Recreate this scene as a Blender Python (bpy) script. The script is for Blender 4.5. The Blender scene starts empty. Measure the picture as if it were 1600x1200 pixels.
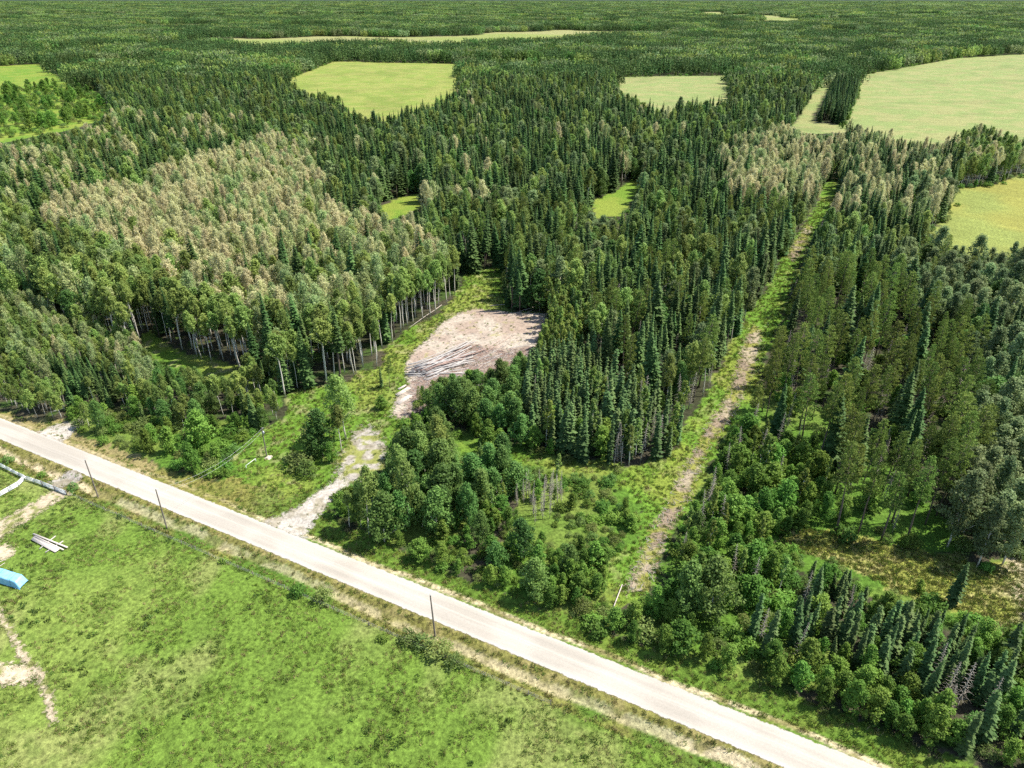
import bpy, math, random
import numpy as np
from mathutils import Vector

# ------------------------------------------------------------------ camera, sky, sun, exposure
SC = bpy.context.scene
COL = SC.collection
CAM_H, FPX, PITCH = 105.0, 1103.0, math.radians(28.72)     # metres, focal length in photo pixels (1600 wide), tilt below the horizon
cam = bpy.data.cameras.new('camera'); camo = bpy.data.objects.new('camera', cam); COL.objects.link(camo)
camo.location = (0, 0, CAM_H); camo.rotation_euler = (math.pi / 2 - PITCH, 0, 0)
cam.sensor_fit = 'HORIZONTAL'; cam.sensor_width = 36; cam.lens = 36 * FPX / 1600; cam.clip_start = 1; cam.clip_end = 60000
SC.camera = camo
SUN_EL = math.radians(57); SUN_DIR = Vector((0.95, 0.20, 0)).normalized()      # towards the sun, on the ground
wd = bpy.data.worlds.new('World'); SC.world = wd; wd.use_nodes = True
wn = wd.node_tree.nodes; wl = wd.node_tree.links
sky = wn.new('ShaderNodeTexSky'); sky.sky_type = 'NISHITA'; sky.sun_disc = False
sky.sun_elevation = SUN_EL; sky.sun_rotation = math.atan2(SUN_DIR.x, SUN_DIR.y)
wl.new(sky.outputs[0], wn['Background'].inputs[0]); wn['Background'].inputs[1].default_value = 0.12
sl = bpy.data.lights.new('sun', 'SUN'); sl.energy = 4.7; sl.angle = math.radians(0.53); sl.color = (1.0, 0.945, 0.85)
so = bpy.data.objects.new('sun', sl); COL.objects.link(so)
sd = Vector((SUN_DIR.x * math.cos(SUN_EL), SUN_DIR.y * math.cos(SUN_EL), math.sin(SUN_EL)))
so.rotation_euler = (-sd).to_track_quat('-Z', 'Y').to_euler(); so.location = (200, 100, 300)
vs = SC.view_settings; vs.view_transform = 'Standard'; vs.look = 'None'; vs.gamma = 1; vs.exposure = 1.0; vs.use_curve_mapping = False
cy = SC.cycles; cy.adaptive_threshold = 0.02; cy.max_bounces = 4; cy.diffuse_bounces = 3; cy.transmission_bounces = 3; cy.transparent_max_bounces = 6; cy.glossy_bounces = 1
cy.use_denoising = False; cy.caustics_reflective = False; cy.caustics_refractive = False

RNG = np.random.default_rng(11); random.seed(11)

# ------------------------------------------------------------------ pixel <-> ground
CP, SP_ = math.cos(PITCH), math.sin(PITCH)
def G(px, py, z=0.0):
    """the ground (or level z) point seen at a photo pixel"""
    x = (px - 800) / FPX; y = -(py - 600) / FPX
    t = (CAM_H - z) / (SP_ - y * CP)
    return x * t, (CP + y * SP_) * t
def PX(X, Y, Z):
    z = Z - CAM_H; dep = Y * CP - z * SP_; up = Y * SP_ + z * CP
    dep = np.maximum(dep, 1.0)
    return 800 + FPX * X / dep, 600 - FPX * up / dep
def hash2(ix, iy, s):
    h = (ix.astype(np.int64) * 374761393 + iy.astype(np.int64) * 668265263 + s * 974634777) & 0x7fffffff
    h = ((h ^ (h >> 13)) * 1274126177) & 0x7fffffff
    return ((h ^ (h >> 16)) & 0xffff) / 65535.0
def vnoise(x, y, s=0):
    x = np.asarray(x, float); y = np.asarray(y, float)
    ix = np.floor(x); iy = np.floor(y); fx = x - ix; fy = y - iy
    fx = fx * fx * (3 - 2 * fx); fy = fy * fy * (3 - 2 * fy)
    a = hash2(ix, iy, s); b = hash2(ix + 1, iy, s); c = hash2(ix, iy + 1, s); d = hash2(ix + 1, iy + 1, s)
    return (a * (1 - fx) + b * fx) * (1 - fy) + (c * (1 - fx) + d * fx) * fy
def fbm(x, y, s=0, o=3):
    v = 0; a = 0.5; t = 0
    for i in range(o):
        v = v + a * vnoise(x * 2 ** i, y * 2 ** i, s + i * 17); t += a; a *= 0.5
    return v / t
def pip(px, py, poly):
    px = np.asarray(px, float); py = np.asarray(py, float)
    P = np.asarray(poly, float); out = np.zeros(px.shape, bool)
    m = (px >= P[:, 0].min()) & (px <= P[:, 0].max()) & (py >= P[:, 1].min()) & (py <= P[:, 1].max())
    if not m.any(): return out
    x = px[m]; y = py[m]; r = np.zeros(x.shape, bool); n = len(P)
    for i in range(n):
        x1, y1 = P[i]; x2, y2 = P[(i + 1) % n]
        if y1 == y2: continue
        c = ((y1 > y) != (y2 > y)) & (x < (x2 - x1) * (y - y1) / (y2 - y1) + x1)
        r ^= c
    out[m] = r
    return out
def sdist(X, Y, W):
    """signed distance to a world polygon, positive inside"""
    W = np.asarray(W, float); d = np.full(X.shape, 1e9); n = len(W)
    for i in range(n):
        a = W[i]; b = W[(i + 1) % n]; ab = b - a; L = max(ab @ ab, 1e-9)
        t = np.clip(((X - a[0]) * ab[0] + (Y - a[1]) * ab[1]) / L, 0, 1)
        d = np.minimum(d, np.hypot(X - a[0] - t * ab[0], Y - a[1] - t * ab[1]))
    return np.where(pip(X, Y, W), d, -d)
def sm(a, b, x):
    t = np.clip((x - a) / (b - a), 0, 1); return t * t * (3 - 2 * t)

# road axis
RA = np.array(G(0, 670.5)); RB = np.array(G(800, 997.5)); RU = (RB - RA) / np.linalg.norm(RB - RA); RN = np.array([-RU[1], RU[0]])
RHW = 3.3
def road_d(X, Y): return (X - RA[0]) * RN[0] + (Y - RA[1]) * RN[1]      # + is the forest side
def road_s(X, Y): return (X - RA[0]) * RU[0] + (Y - RA[1]) * RU[1]
def ground_z(X, Y):
    X = np.asarray(X, float); Y = np.asarray(Y, float)
    d = np.abs(road_d(X, Y))
    prof = 0.30 * (1 - sm(3.6, 6.0, d)) - 0.45 * sm(4.5, 6.6, d) * (1 - sm(6.8, 9.5, d))
    und = (fbm(X / 60, Y / 60, 5) - 0.5) * 1.6 * sm(12, 50, d)
    return prof + und
def gz(x, y): return float(ground_z(np.array([x]), np.array([y]))[0])

# ------------------------------------------------------------------ open ground, as the photograph shows it (photo pixels)
OPEN = {
 'road': [(-700, 330), (0, 637), (45, 655), (95, 656), (112, 660), (128, 676), (160, 693), (215, 708), (240, 722), (290, 737), (335, 747), (372, 742), (440, 772), (470, 768), (515, 772),
          (512, 792), (530, 818), (570, 834), (620, 855), (680, 885), (730, 908), (800, 930), (870, 950), (930, 985), (1000, 1008), (1050, 1022), (1110, 1043), (1180, 1062), (1500, 1190), (2000, 1390), (2000, 2500), (-2500, 2500), (-2500, 330)],
 'driveway': [(362, 742), (366, 720), (385, 700), (398, 678), (448, 655), (452, 612), (500, 606), (545, 598), (562, 582), (592, 574), (600, 548), (640, 512), (690, 488), (716, 455), (728, 428), (784, 418),
              (784, 468), (794, 490), (862, 490), (846, 512), (834, 545), (815, 552), (775, 572), (735, 578), (700, 590), (660, 598), (640, 640), (642, 662), (608, 690), (598, 735), (560, 742), (530, 765), (470, 772), (440, 774)],
 'cut line': [(1306, 280), (1286, 286), (1278, 320), (1262, 345), (1244, 368), (1234, 388), (1216, 412), (1205, 440), (1186, 470), (1168, 492), (1155, 516), (1128, 562), (1112, 602), (1100, 625), (1078, 652), (1062, 690),
              (1040, 716), (1000, 728), (965, 742), (960, 762), (985, 775), (1002, 802), (985, 850), (956, 872), (948, 905), (956, 945), (978, 948), (1010, 925), (1030, 892), (1046, 850), (1068, 812), (1090, 765), (1113, 722),
              (1128, 684), (1154, 654), (1172, 622), (1186, 592), (1196, 552), (1212, 520), (1226, 482), (1240, 436), (1254, 402), (1272, 362), (1296, 322), (1312, 300)],
 'grassy hollow': [(800, 706), (832, 712), (882, 724), (960, 726), (952, 742), (882, 738), (842, 732), (800, 726)],
 'back lane': [(216, 522), (240, 524), (272, 548), (312, 562), (306, 578), (262, 568), (234, 556)],
 'grove lane': [(306, 562), (352, 568), (382, 580), (352, 592), (306, 580)],
 'poplar gap': [(712, 691), (744, 688), (748, 706), (716, 710)],
 'glade': [(1212, 822), (1290, 830), (1340, 840), (1420, 858), (1470, 868), (1500, 862), (1522, 890), (1575, 886), (1600, 858), (1900, 862), (1900, 1010), (1600, 974), (1570, 984), (1545, 970), (1500, 956), (1430, 936), (1400, 926),
           (1360, 903), (1330, 888), (1280, 872), (1222, 856)],
 'side field': [(1472, 348), (1488, 302), (1500, 294), (1542, 292), (1600, 272), (1900, 200), (1900, 470), (1600, 404), (1560, 402), (1500, 400), (1444, 380), (1446, 360)],
 'field lane': [(1236, 200), (1250, 178), (1270, 148), (1288, 122), (1302, 122), (1266, 190), (1318, 196), (1326, 207), (1262, 210)],
 'upper field': [(1316, 200), (1322, 188), (1326, 175), (1338, 152), (1342, 118), (1500, 90), (2100, 60), (2100, 120), (1760, 200), (1600, 226), (1560, 222), (1528, 202), (1500, 220),
                 (1470, 234), (1440, 232), (1400, 226), (1340, 208)],
 'back field': [(470, 150), (440, 128), (520, 96), (720, 100), (715, 150), (700, 160), (652, 176), (612, 190), (572, 192), (545, 182), (528, 162)],
 'small field': [(972, 156), (960, 120), (1140, 118), (1140, 166), (1085, 168), (1062, 166), (1050, 184), (1018, 180), (1002, 166)],
 'little glade': [(594, 322), (626, 308), (664, 300), (660, 320), (632, 338), (600, 346)],
 'narrow glade': [(922, 314), (962, 298), (988, 280), (1002, 290), (970, 338), (930, 340)],
 'wet meadow': [(-400, 160), (-400, 120), (60, 100), (120, 138), (172, 166), (160, 188), (105, 204), (50, 214), (-300, 290)],
}
GREEN = [[(1215, 828), (1290, 838), (1420, 868), (1520, 885), (1700, 860), (1700, 1010), (1560, 1000), (1480, 975), (1330, 915), (1225, 885)], [(1170, 600), (1300, 640), (1420, 760), (1520, 860), (1400, 868), (1230, 835), (1130, 700)], [(800, 700), (965, 722), (1000, 800), (985, 850), (956, 872), (950, 930), (1000, 1000), (870, 950), (760, 915), (800, 800)], [(105, 640), (235, 650), (330, 660), (420, 650), (380, 750), (215, 715), (120, 680)], [(1040, 900), (1100, 730), (1230, 840), (1230, 960), (1400, 1080), (1180, 1070), (1000, 1010)], [(220, 540), (330, 560), (440, 600), (440, 640), (330, 600), (230, 600)], [(510, 780), (600, 720), (640, 660), (840, 700), (800, 740), (700, 860), (600, 850)]]
TONE = {'field lane': 'hay2', 'back lane': 'lush', 'grove lane': 'lush', 'poplar gap': 'lush', 'road': 'verge', 'driveway': 'lush', 'cut line': 'cut', 'grassy hollow': 'lush', 'glade': 'dry', 'side field': 'hay', 'upper field': 'hay2', 'back field': 'lime', 'small field': 'hay2', 'little glade': 'bright', 'narrow glade': 'bright', 'wet meadow': 'bright'}
def open_mask(px, py, names=None):
    m = np.zeros(np.shape(px), bool)
    for k, P in OPEN.items():
        if names is None or k in names: m |= pip(px, py, P)
    return m
def far_field(X, Y):
    """open farmland beyond what the photograph reaches"""
    return (Y > 1250) & (Y < 6500) & (fbm(X / 360, Y / 520, 91, 2) > 0.60)

# ------------------------------------------------------------------ materials
def newmat(name):
    m = bpy.data.materials.new(name); m.use_nodes = True; nt = m.node_tree
    for n in list(nt.nodes): nt.nodes.remove(n)
    return m, nt, nt.nodes, nt.links
def N(nt, typ, **kw):
    n = nt.nodes.new(typ)
    for k, v in kw.items():
        if k[0] == 'i' and k[1:].isdigit(): n.inputs[int(k[1:])].default_value = v
        else: setattr(n, k, v)
    return n
def mixcol(nt, fac, a, b, blend='MIX'):
    n = nt.nodes.new('ShaderNodeMix'); n.data_type = 'RGBA'; n.blend_type = blend
    for s, v in ((0, fac), (6, a), (7, b)):
        if isinstance(v, (int, float)): n.inputs[s].default_value = v
        elif isinstance(v, (tuple, list)): n.inputs[s].default_value = (*v[:3], 1)
        else: nt.links.new(v, n.inputs[s])
    return n.outputs[2]
def maprange(nt, v, a, b, c, d):
    n = nt.nodes.new('ShaderNodeMapRange'); n.inputs[1].default_value = a; n.inputs[2].default_value = b; n.inputs[3].default_value = c; n.inputs[4].default_value = d
    nt.links.new(v, n.inputs[0]); return n.outputs[0]
def noise(nt, scale, detail=2, rough=0.55, vec=None):
    n = N(nt, 'ShaderNodeTexNoise'); n.inputs['Scale'].default_value = scale; n.inputs['Detail'].default_value = detail; n.inputs['Roughness'].default_value = rough
    if vec is not None: nt.links.new(vec, n.inputs['Vector'])
    return n.outputs[0]

def leaf_mat(name, c1, c2, trans=0.3, rough=0.55, spec=0.25, vary=0.35):
    """foliage: two leaf colours mixed leaf by leaf and tree by tree, some light let through"""
    m, nt, n, l = newmat(name)
    geo = N(nt, 'ShaderNodeNewGeometry'); oi = N(nt, 'ShaderNodeObjectInfo')
    col = mixcol(nt, geo.outputs['Random Per Island'], c1, c2)
    hs = N(nt, 'ShaderNodeHueSaturation')
    l.new(col, hs.inputs['Color'])
    l.new(maprange(nt, oi.outputs['Random'], 0, 1, 0.480, 0.527), hs.inputs['Hue'])
    ml = N(nt, 'ShaderNodeMath', operation='MULTIPLY'); ml.inputs[1].default_value = 7.31; l.new(oi.outputs['Random'], ml.inputs[0])
    fr = N(nt, 'ShaderNodeMath', operation='FRACT'); l.new(ml.outputs[0], fr.inputs[0])
    l.new(maprange(nt, fr.outputs[0], 0, 1, 1 - vary, 1 + vary), hs.inputs['Value'])
    p = N(nt, 'ShaderNodeBsdfPrincipled'); p.inputs['Roughness'].default_value = rough; p.inputs['Specular IOR Level'].default_value = spec
    l.new(hs.outputs[0], p.inputs['Base Color'])
    t = N(nt, 'ShaderNodeBsdfTranslucent'); l.new(hs.outputs[0], t.inputs[0])
    mx = N(nt, 'ShaderNodeMixShader'); mx.inputs[0].default_value = trans
    l.new(p.outputs[0], mx.inputs[1]); l.new(t.outputs[0], mx.inputs[2])
    o = N(nt, 'ShaderNodeOutputMaterial'); l.new(mx.outputs[0], o.inputs[0])
    return m
def plain_mat(name, c1, c2, scale=3.0, rough=0.85, stretch=(1, 1, 1), bump=0.3, coord='Object', spec=0.2):
    m, nt, n, l = newmat(name)
    tc = N(nt, 'ShaderNodeTexCoord'); mp = N(nt, 'ShaderNodeMapping'); mp.inputs['Scale'].default_value = stretch
    l.new(tc.outputs[coord], mp.inputs[0])
    f = noise(nt, scale, 4, 0.6, mp.outputs[0])
    col = mixcol(nt, maprange(nt, f, 0.3, 0.7, 0, 1), c1, c2)
    p = N(nt, 'ShaderNodeBsdfPrincipled'); p.inputs['Roughness'].default_value = rough; p.inputs['Specular IOR Level'].default_value = spec
    l.new(col, p.inputs['Base Color'])
    b = N(nt, 'ShaderNodeBump'); b.inputs['Strength'].default_value = bump; b.inputs['Distance'].default_value = 0.05
    l.new(f, b.inputs['Height']); l.new(b.outputs[0], p.inputs['Normal'])
    o = N(nt, 'ShaderNodeOutputMaterial'); l.new(p.outputs[0], o.inputs[0])
    return m

M = {}
M['spruce'] = leaf_mat('spruce_needles', (0.057, 0.111, 0.032), (0.114, 0.181, 0.055), 0.26, spec=.06, vary=0.40)
M['bspruce'] = leaf_mat('black_spruce_needles', (0.071, 0.125, 0.040), (0.121, 0.177, 0.059), 0.24, spec=.06, vary=0.34)
M['pine'] = leaf_mat('pine_needles', (0.108, 0.167, 0.032), (0.194, 0.249, 0.060), 0.34, spec=.06, vary=0.32)
M['aspen'] = leaf_mat('aspen_leaves', (0.178, 0.255, 0.059), (0.271, 0.351, 0.095), 0.46, spec=.10, vary=0.36)
M['poplar'] = leaf_mat('poplar_leaves', (0.081, 0.157, 0.036), (0.155, 0.255, 0.062), 0.38, spec=.12, vary=0.36)
M['silver'] = leaf_mat('silver_poplar_leaves', (0.152, 0.217, 0.084), (0.237, 0.298, 0.123), 0.38, spec=.12, vary=0.36)
M['faded'] = leaf_mat('faded_aspen_leaves', (0.582, 0.538, 0.298), (0.485, 0.480, 0.239), 0.45, spec=.05, vary=0.14)
M['fadedgreen'] = leaf_mat('half_faded_aspen_leaves', (0.284, 0.373, 0.140), (0.389, 0.432, 0.195), 0.45, spec=.05, vary=0.18)
M['birch'] = leaf_mat('birch_leaves', (0.198, 0.247, 0.050), (0.160, 0.247, 0.054), 0.42, spec=.1, vary=0.25)
M['alder'] = leaf_mat('alder_leaves', (0.111, 0.206, 0.034), (0.180, 0.292, 0.052), 0.42, spec=.10, vary=0.36)
M['willow'] = leaf_mat('willow_leaves', (0.121, 0.173, 0.044), (0.187, 0.232, 0.068), 0.38, spec=.1, vary=0.32)
M['lime'] = leaf_mat('lime_birch_leaves', (0.220, 0.290, 0.058), (0.185, 0.285, 0.064), 0.42, spec=.1, vary=0.18)
M['bark'] = plain_mat('conifer_bark', (0.10, 0.075, 0.058), (0.17, 0.135, 0.11), 2.0, 0.9, (1, 1, .2))
M['palebark'] = plain_mat('aspen_bark', (0.52, 0.48, 0.40), (0.72, 0.67, 0.57), 1.2, 0.8, (1, 1, 1.5))
M['deadbark'] = plain_mat('dead_wood', (0.27, 0.235, 0.19), (0.42, 0.375, 0.315), 2.0, 0.9, (1, 1, .2))

# ------------------------------------------------------------------ mesh builders
def make_mesh(name, V, F, mats, midx=None, smooth=False):
    """V (n,3); F list/array of quads or tris"""
    me = bpy.data.meshes.new(name)
    V = np.asarray(V, np.float32)
    groups = [np.asarray(f, np.int32) for f in (F if isinstance(F, list) else [F]) if len(f)]
    lt = np.concatenate([np.full(len(g), g.shape[1], np.int32) for g in groups])
    vi = np.concatenate([g.ravel() for g in groups])
    ls = np.concatenate([[0], np.cumsum(lt)[:-1]]).astype(np.int32)
    me.vertices.add(len(V)); me.vertices.foreach_set('co', V.ravel())
    me.loops.add(len(vi)); me.loops.foreach_set('vertex_index', vi)
    me.polygons.add(len(lt)); me.polygons.foreach_set('loop_start', ls); me.polygons.foreach_set('loop_total', lt)
    if midx is not None: me.polygons.foreach_set('material_index', np.asarray(midx, np.int32))
    if smooth: me.polygons.foreach_set('use_smooth', np.ones(len(lt), bool))
    for m in (mats if isinstance(mats, (list, tuple)) else [mats]): me.materials.append(m)
    me.update(calc_edges=True)
    return me
class Soup:
    def __init__(s): s.V = []; s.Q = []; s.n = 0
    def add(s, V, Q):
        V = np.asarray(V, float).reshape(-1, 3); Q = np.asarray(Q, int).reshape(-1, 4)
        s.V.append(V); s.Q.append(Q + s.n); s.n += len(V)
    def quads(s, P):
        """P (n,4,3) loose quads"""
        P = np.asarray(P, float); n = len(P)
        s.add(P.reshape(-1, 3), np.arange(4 * n).reshape(n, 4))
    def tube(s, pts, rad, k=6):
        pts = np.asarray(pts, float); rad = np.asarray(rad, float); n = len(pts)
        t = np.gradient(pts, axis=0); t /= np.linalg.norm(t, axis=1)[:, None] + 1e-9
        ref = np.where(np.abs(t[:, 2:3]) > 0.9, np.array([[1., 0, 0]]), np.array([[0, 0, 1.]]))
        u = np.cross(t, ref); u /= np.linalg.norm(u, axis=1)[:, None] + 1e-9; v = np.cross(t, u)
        a = np.arange(k) * 2 * math.pi / k
        V = pts[:, None] + rad[:, None, None] * (np.cos(a)[None, :, None] * u[:, None] + np.sin(a)[None, :, None] * v[:, None])
        i = np.arange(n - 1)[:, None] * k; j = np.arange(k)[None]; j2 = (j + 1) % k
        Q = np.stack([i + j, i + j2, i + k + j2, i + k + j], -1).reshape(-1, 4)
        s.add(V.reshape(-1, 3), Q)
        c = np.arange(k // 2 * 2)
        if k == 6:      # end caps
            b = (n - 1) * k
            s.Q[-1] = np.vstack([s.Q[-1], np.array([[3, 2, 1, 0], [5, 4, 3, 0], [b, b + 1, b + 2, b + 3], [b, b + 3, b + 4, b + 5]]) + s.n - n * k])
    def box(s, c, ax, ay, az):
        """centre and three half-axes"""
        c = np.asarray(c, float); ax = np.asarray(ax, float); ay = np.asarray(ay, float); az = np.asarray(az, float)
        V = [c + i * ax + j * ay + k * az for k in (-1, 1) for j in (-1, 1) for i in (-1, 1)]
        s.add(V, [[0, 2, 3, 1], [4, 5, 7, 6], [0, 1, 5, 4], [2, 6, 7, 3], [0, 4, 6, 2], [1, 3, 7, 5]])
    def arr(s): return np.concatenate(s.V), np.concatenate(s.Q)
    def mesh(s, name, mat, smooth=False):
        V, Q = s.arr(); return make_mesh(name, V, Q, mat, smooth=smooth)

def unit(a): return a / (np.linalg.norm(a, axis=-1, keepdims=True) + 1e-9)
def leaf_quads(rng, C, size, up=0.35, out=None, asp=1.35, axis=None):
    """kite-shaped leaf sprays at centres C, facing mostly out and up"""
    n = len(C); nrm = rng.normal(size=(n, 3)); nrm = unit(nrm)
    if out is not None: nrm = unit(nrm * 0.8 + unit(out) * 0.7 + np.array([0, 0, up]))
    else: nrm = unit(nrm + np.array([0, 0, up]))
    ref = unit(rng.normal(size=(n, 3))) if axis is None else unit(axis + 0.35 * rng.normal(size=(n, 3)))
    a = unit(ref - (ref * nrm).sum(1, keepdims=True) * nrm); b = np.cross(nrm, a)
    sz = size * rng.uniform(0.65, 1.35, (n, 1))
    L = a * sz * asp * 0.5; W = b * sz * 0.5 / (asp if axis is not None else 1)
    return np.stack([C - L, C + W + L * rng.uniform(-.3, .3, (n, 1)), C + L, C - W + L * rng.uniform(-.3, .3, (n, 1))], 1)

def bent_axis(rng, h, bend=0.02, n=7):
    z = np.linspace(0, h, n); d = rng.uniform(0, 6.28); b = h * bend
    wob = rng.normal(0, h * 0.004, (n, 2)); wob[0] = 0
    return np.stack([b * (z / h) ** 2 * math.cos(d) + wob[:, 0], b * (z / h) ** 2 * math.sin(d) + wob[:, 1], z], 1)
def on_axis(ax, z):
    return np.stack([np.interp(z, ax[:, 2], ax[:, 0]), np.interp(z, ax[:, 2], ax[:, 1]), z], -1)

def spruce(seed, h, R, clear=0.06, power=0.85, dz=0.5, per=8, ragged=0.25, droop=0.45, club=0.0):
    rng = np.random.default_rng(seed); ax = bent_axis(rng, h, 0.015)
    tr = Soup(); tr.tube(on_axis(ax, np.linspace(0, h * 0.97, 7)), np.linspace(0.011 * h + 0.02, 0.015, 7))
    cr = Soup(); z = h * clear; lobes = rng.uniform(0, 6.28, 3)
    P = []
    while z < h * 0.985:
        f = z / h; r = R * (1 - f) ** power
        if f < 0.22: r *= 0.75 + 1.1 * f
        if club and f > 0.80: r = max(r, R * club * (1 - abs(f - 0.9) / 0.1 * 0.7))
        n = max(4, int(per * (0.55 + 0.6 * (1 - f)))); a0 = rng.uniform(0, 6.28)
        for k in range(n):
            a = a0 + (k + rng.uniform(-.3, .3)) * 6.283 / n
            L = r * rng.uniform(1 - ragged, 1 + ragged) * (1 + 0.18 * math.sin(2 * a + lobes[0] + 3 * f)) + 0.10
            if rng.random() < 0.07: continue
            p0 = on_axis(ax, np.array([z + rng.uniform(-.15, .15)]))[0]
            o = np.array([math.cos(a), math.sin(a), 0]); s_ = np.array([-math.sin(a), math.cos(a), 0])
            w = (0.17 * L + 0.16) * rng.uniform(.8, 1.3); dr = droop * rng.uniform(.7, 1.3)
            m = p0 + o * L * .5 + np.array([0, 0, -dr * L * .42]); e = p0 + o * L + np.array([0, 0, -dr * L * .72])
            dn = np.array([0, 0, -0.45 * w])
            ml = m + s_ * w + dn + o * rng.uniform(-.1, .25) * L; mr = m - s_ * w + dn + o * rng.uniform(-.1, .25) * L
            P += [[p0, ml, e, m], [p0, m, e, mr]]
            if L > 0.7:
                for sg in (1, -1):       # side sprays
                    q = p0 + o * L * .35 + np.array([0, 0, -dr * L * .3]); dd = unit(o * .7 + s_ * sg * .8 + np.array([0, 0, -.35]))
                    ll = L * rng.uniform(.35, .6); ww = 0.22 * ll + .07; n2 = np.cross(dd, [0, 0, 1])
                    P.append([q, q + dd * ll * .55 + n2 * ww, q + dd * ll + np.array([0, 0, -.1 * ll]), q + dd * ll * .55 - n2 * ww])
        z += dz * (0.55 + 0.55 * (1 - f)) * rng.uniform(.8, 1.2)
    tip = on_axis(ax, np.array([h * 0.97]))[0]
    for k in range(4):
        a = k * 1.57; o = np.array([math.cos(a), math.sin(a), 0]); P.append([tip, tip + o * .12 - [0, 0, .3], tip + [0, 0, .6], tip - o * .05 + [0, 0, .1]])
    cr.quads(P)
    return tr, cr

def broadleaf(seed, h, R, clear, nclump, nleaf, size, shape=1.0, brush=0.0, spread=0.85, trunk_r=0.0095, limbs=9, topheavy=0.5, flat=0.9):
    """trunk, limbs, and leaf clumps spread through an egg-shaped crown"""
    rng = np.random.default_rng(seed); ax = bent_axis(rng, h, 0.035)
    tr = Soup(); tr.tube(on_axis(ax, np.linspace(0, h * 0.93, 7)), np.linspace(trunk_r * h + 0.03, 0.02, 7))
    cz0 = h * clear; ch = h - cz0; C = []; O = []
    lob = rng.uniform(0, 6.28, 3)
    for i in range(nclump):
        f = ((i + rng.random()) / nclump); f = f ** (1 - 0.25 * topheavy)
        prof = math.sin(math.pi * min(1, max(0.02, f ** (0.75 * shape) * 0.93 + 0.05))) ** 0.75
        a = i * 2.39996 + rng.uniform(-.5, .5)
        rr = R * prof * (rng.uniform(0.35, 1.05) if rng.random() < 0.75 else rng.uniform(0, .4)) * (1 + .22 * math.sin(2 * a + lob[0]) + .15 * math.sin(3 * a + lob[1] + 4 * f))
        zc = cz0 + f * ch * 0.97
        c = on_axis(ax, np.array([min(zc, h * .97)]))[0] + np.array([math.cos(a) * rr, math.sin(a) * rr, 0]); C.append(c); O.append([math.cos(a) * (0.3 + rr / R), math.sin(a) * (0.3 + rr / R), 0.25 + 0.8 * f])
    C = np.array(C); O = np.array(O)
    for k in rng.choice(len(C), min(limbs, len(C)), replace=False):
        c = C[k]; z0 = max(cz0 * .9, c[2] - np.hypot(c[0], c[1]) * 1.1 - .3); p0 = on_axis(ax, np.array([z0]))[0]
        mid = (p0 + c) / 2 + np.array([0, 0, -.08 * np.linalg.norm(c - p0)])
        tr.tube([p0, mid, c], [0.0045 * h + .01, 0.003 * h + .008, .01], 4)
    cr = Soup(); cs = spread * R * 0.36
    n = nleaf
    cen = np.repeat(C, n, 0); out = np.repeat(O, n, 0)
    off = rng.normal(size=(len(cen), 3)); off = unit(off) * (rng.random((len(cen), 1)) ** 0.5) * cs * np.array([1, 1, flat])
    pos = cen + off; outd = unit(out * 0.6 + off / cs)
    nb = int(len(pos) * brush); idx = rng.permutation(len(pos)); bi, li = idx[:nb], idx[nb:]
    if len(li): cr.quads(leaf_quads(rng, pos[li], size, 0.45, outd[li]))
    if nb:
        axd = unit(out[bi] * np.array([.55, .55, 0]) + np.array([0, 0, 1.0]))
        cr.quads(leaf_quads(rng, pos[bi], size * 1.15, 0.1, outd[bi], 1.9, axd))
    return tr, cr

def pine(seed, h, R, clear=0.42, nb=54):
    rng = np.random.default_rng(seed); ax = bent_axis(rng, h, 0.02)
    tr = Soup(); tr.tube(on_axis(ax, np.linspace(0, h * 0.97, 7)), np.linspace(0.0095 * h + .02, 0.02, 7))
    cr = Soup(); P = []
    for i in range(nb):
        f = (i + rng.random()) / nb; z = h * (clear + (1 - clear) * f * 0.98)
        r = R * (1 - f) ** 0.6 * (0.45 + 0.55 * min(1, f * 4)) * rng.uniform(.6, 1.2) + .12; a = i * 2.39996 + rng.uniform(-.4, .4)
        p0 = on_axis(ax, np.array([z]))[0]; e = p0 + np.array([math.cos(a) * r, math.sin(a) * r, r * rng.uniform(-.05, .35)])
        if r > .7 and i % 2 == 0: tr.tube([p0, e], [.03, .012], 4)
        for t in ((0.95, 0.6) if r > 1.3 else (0.92,)):
            c = p0 + (e - p0) * t; nt_ = 20; d = unit(rng.normal(size=(nt_, 3)) + unit(e - p0) * .7 + np.array([0, 0, .5]))
            ll = rng.uniform(.28, .55, (nt_, 1)); b = unit(np.cross(d, rng.normal(size=(nt_, 3)))); cc = c + rng.normal(0, .20, (nt_, 3)) * [1, 1, .5]
            P.append(np.stack([cc, cc + d * ll * .6 + b * .11, cc + d * ll, cc + d * ll * .6 - b * .11], 1))
    for zz in np.linspace(h * .15, h * clear, 9):      # dead stubs below the crown
        a = rng.uniform(0, 6.28); p0 = on_axis(ax, np.array([zz]))[0]; tr.tube([p0, p0 + [math.cos(a) * .7, math.sin(a) * .7, -.1]], [.02, .006], 4)
    cr.quads(np.concatenate(P)); return tr, cr

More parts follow.
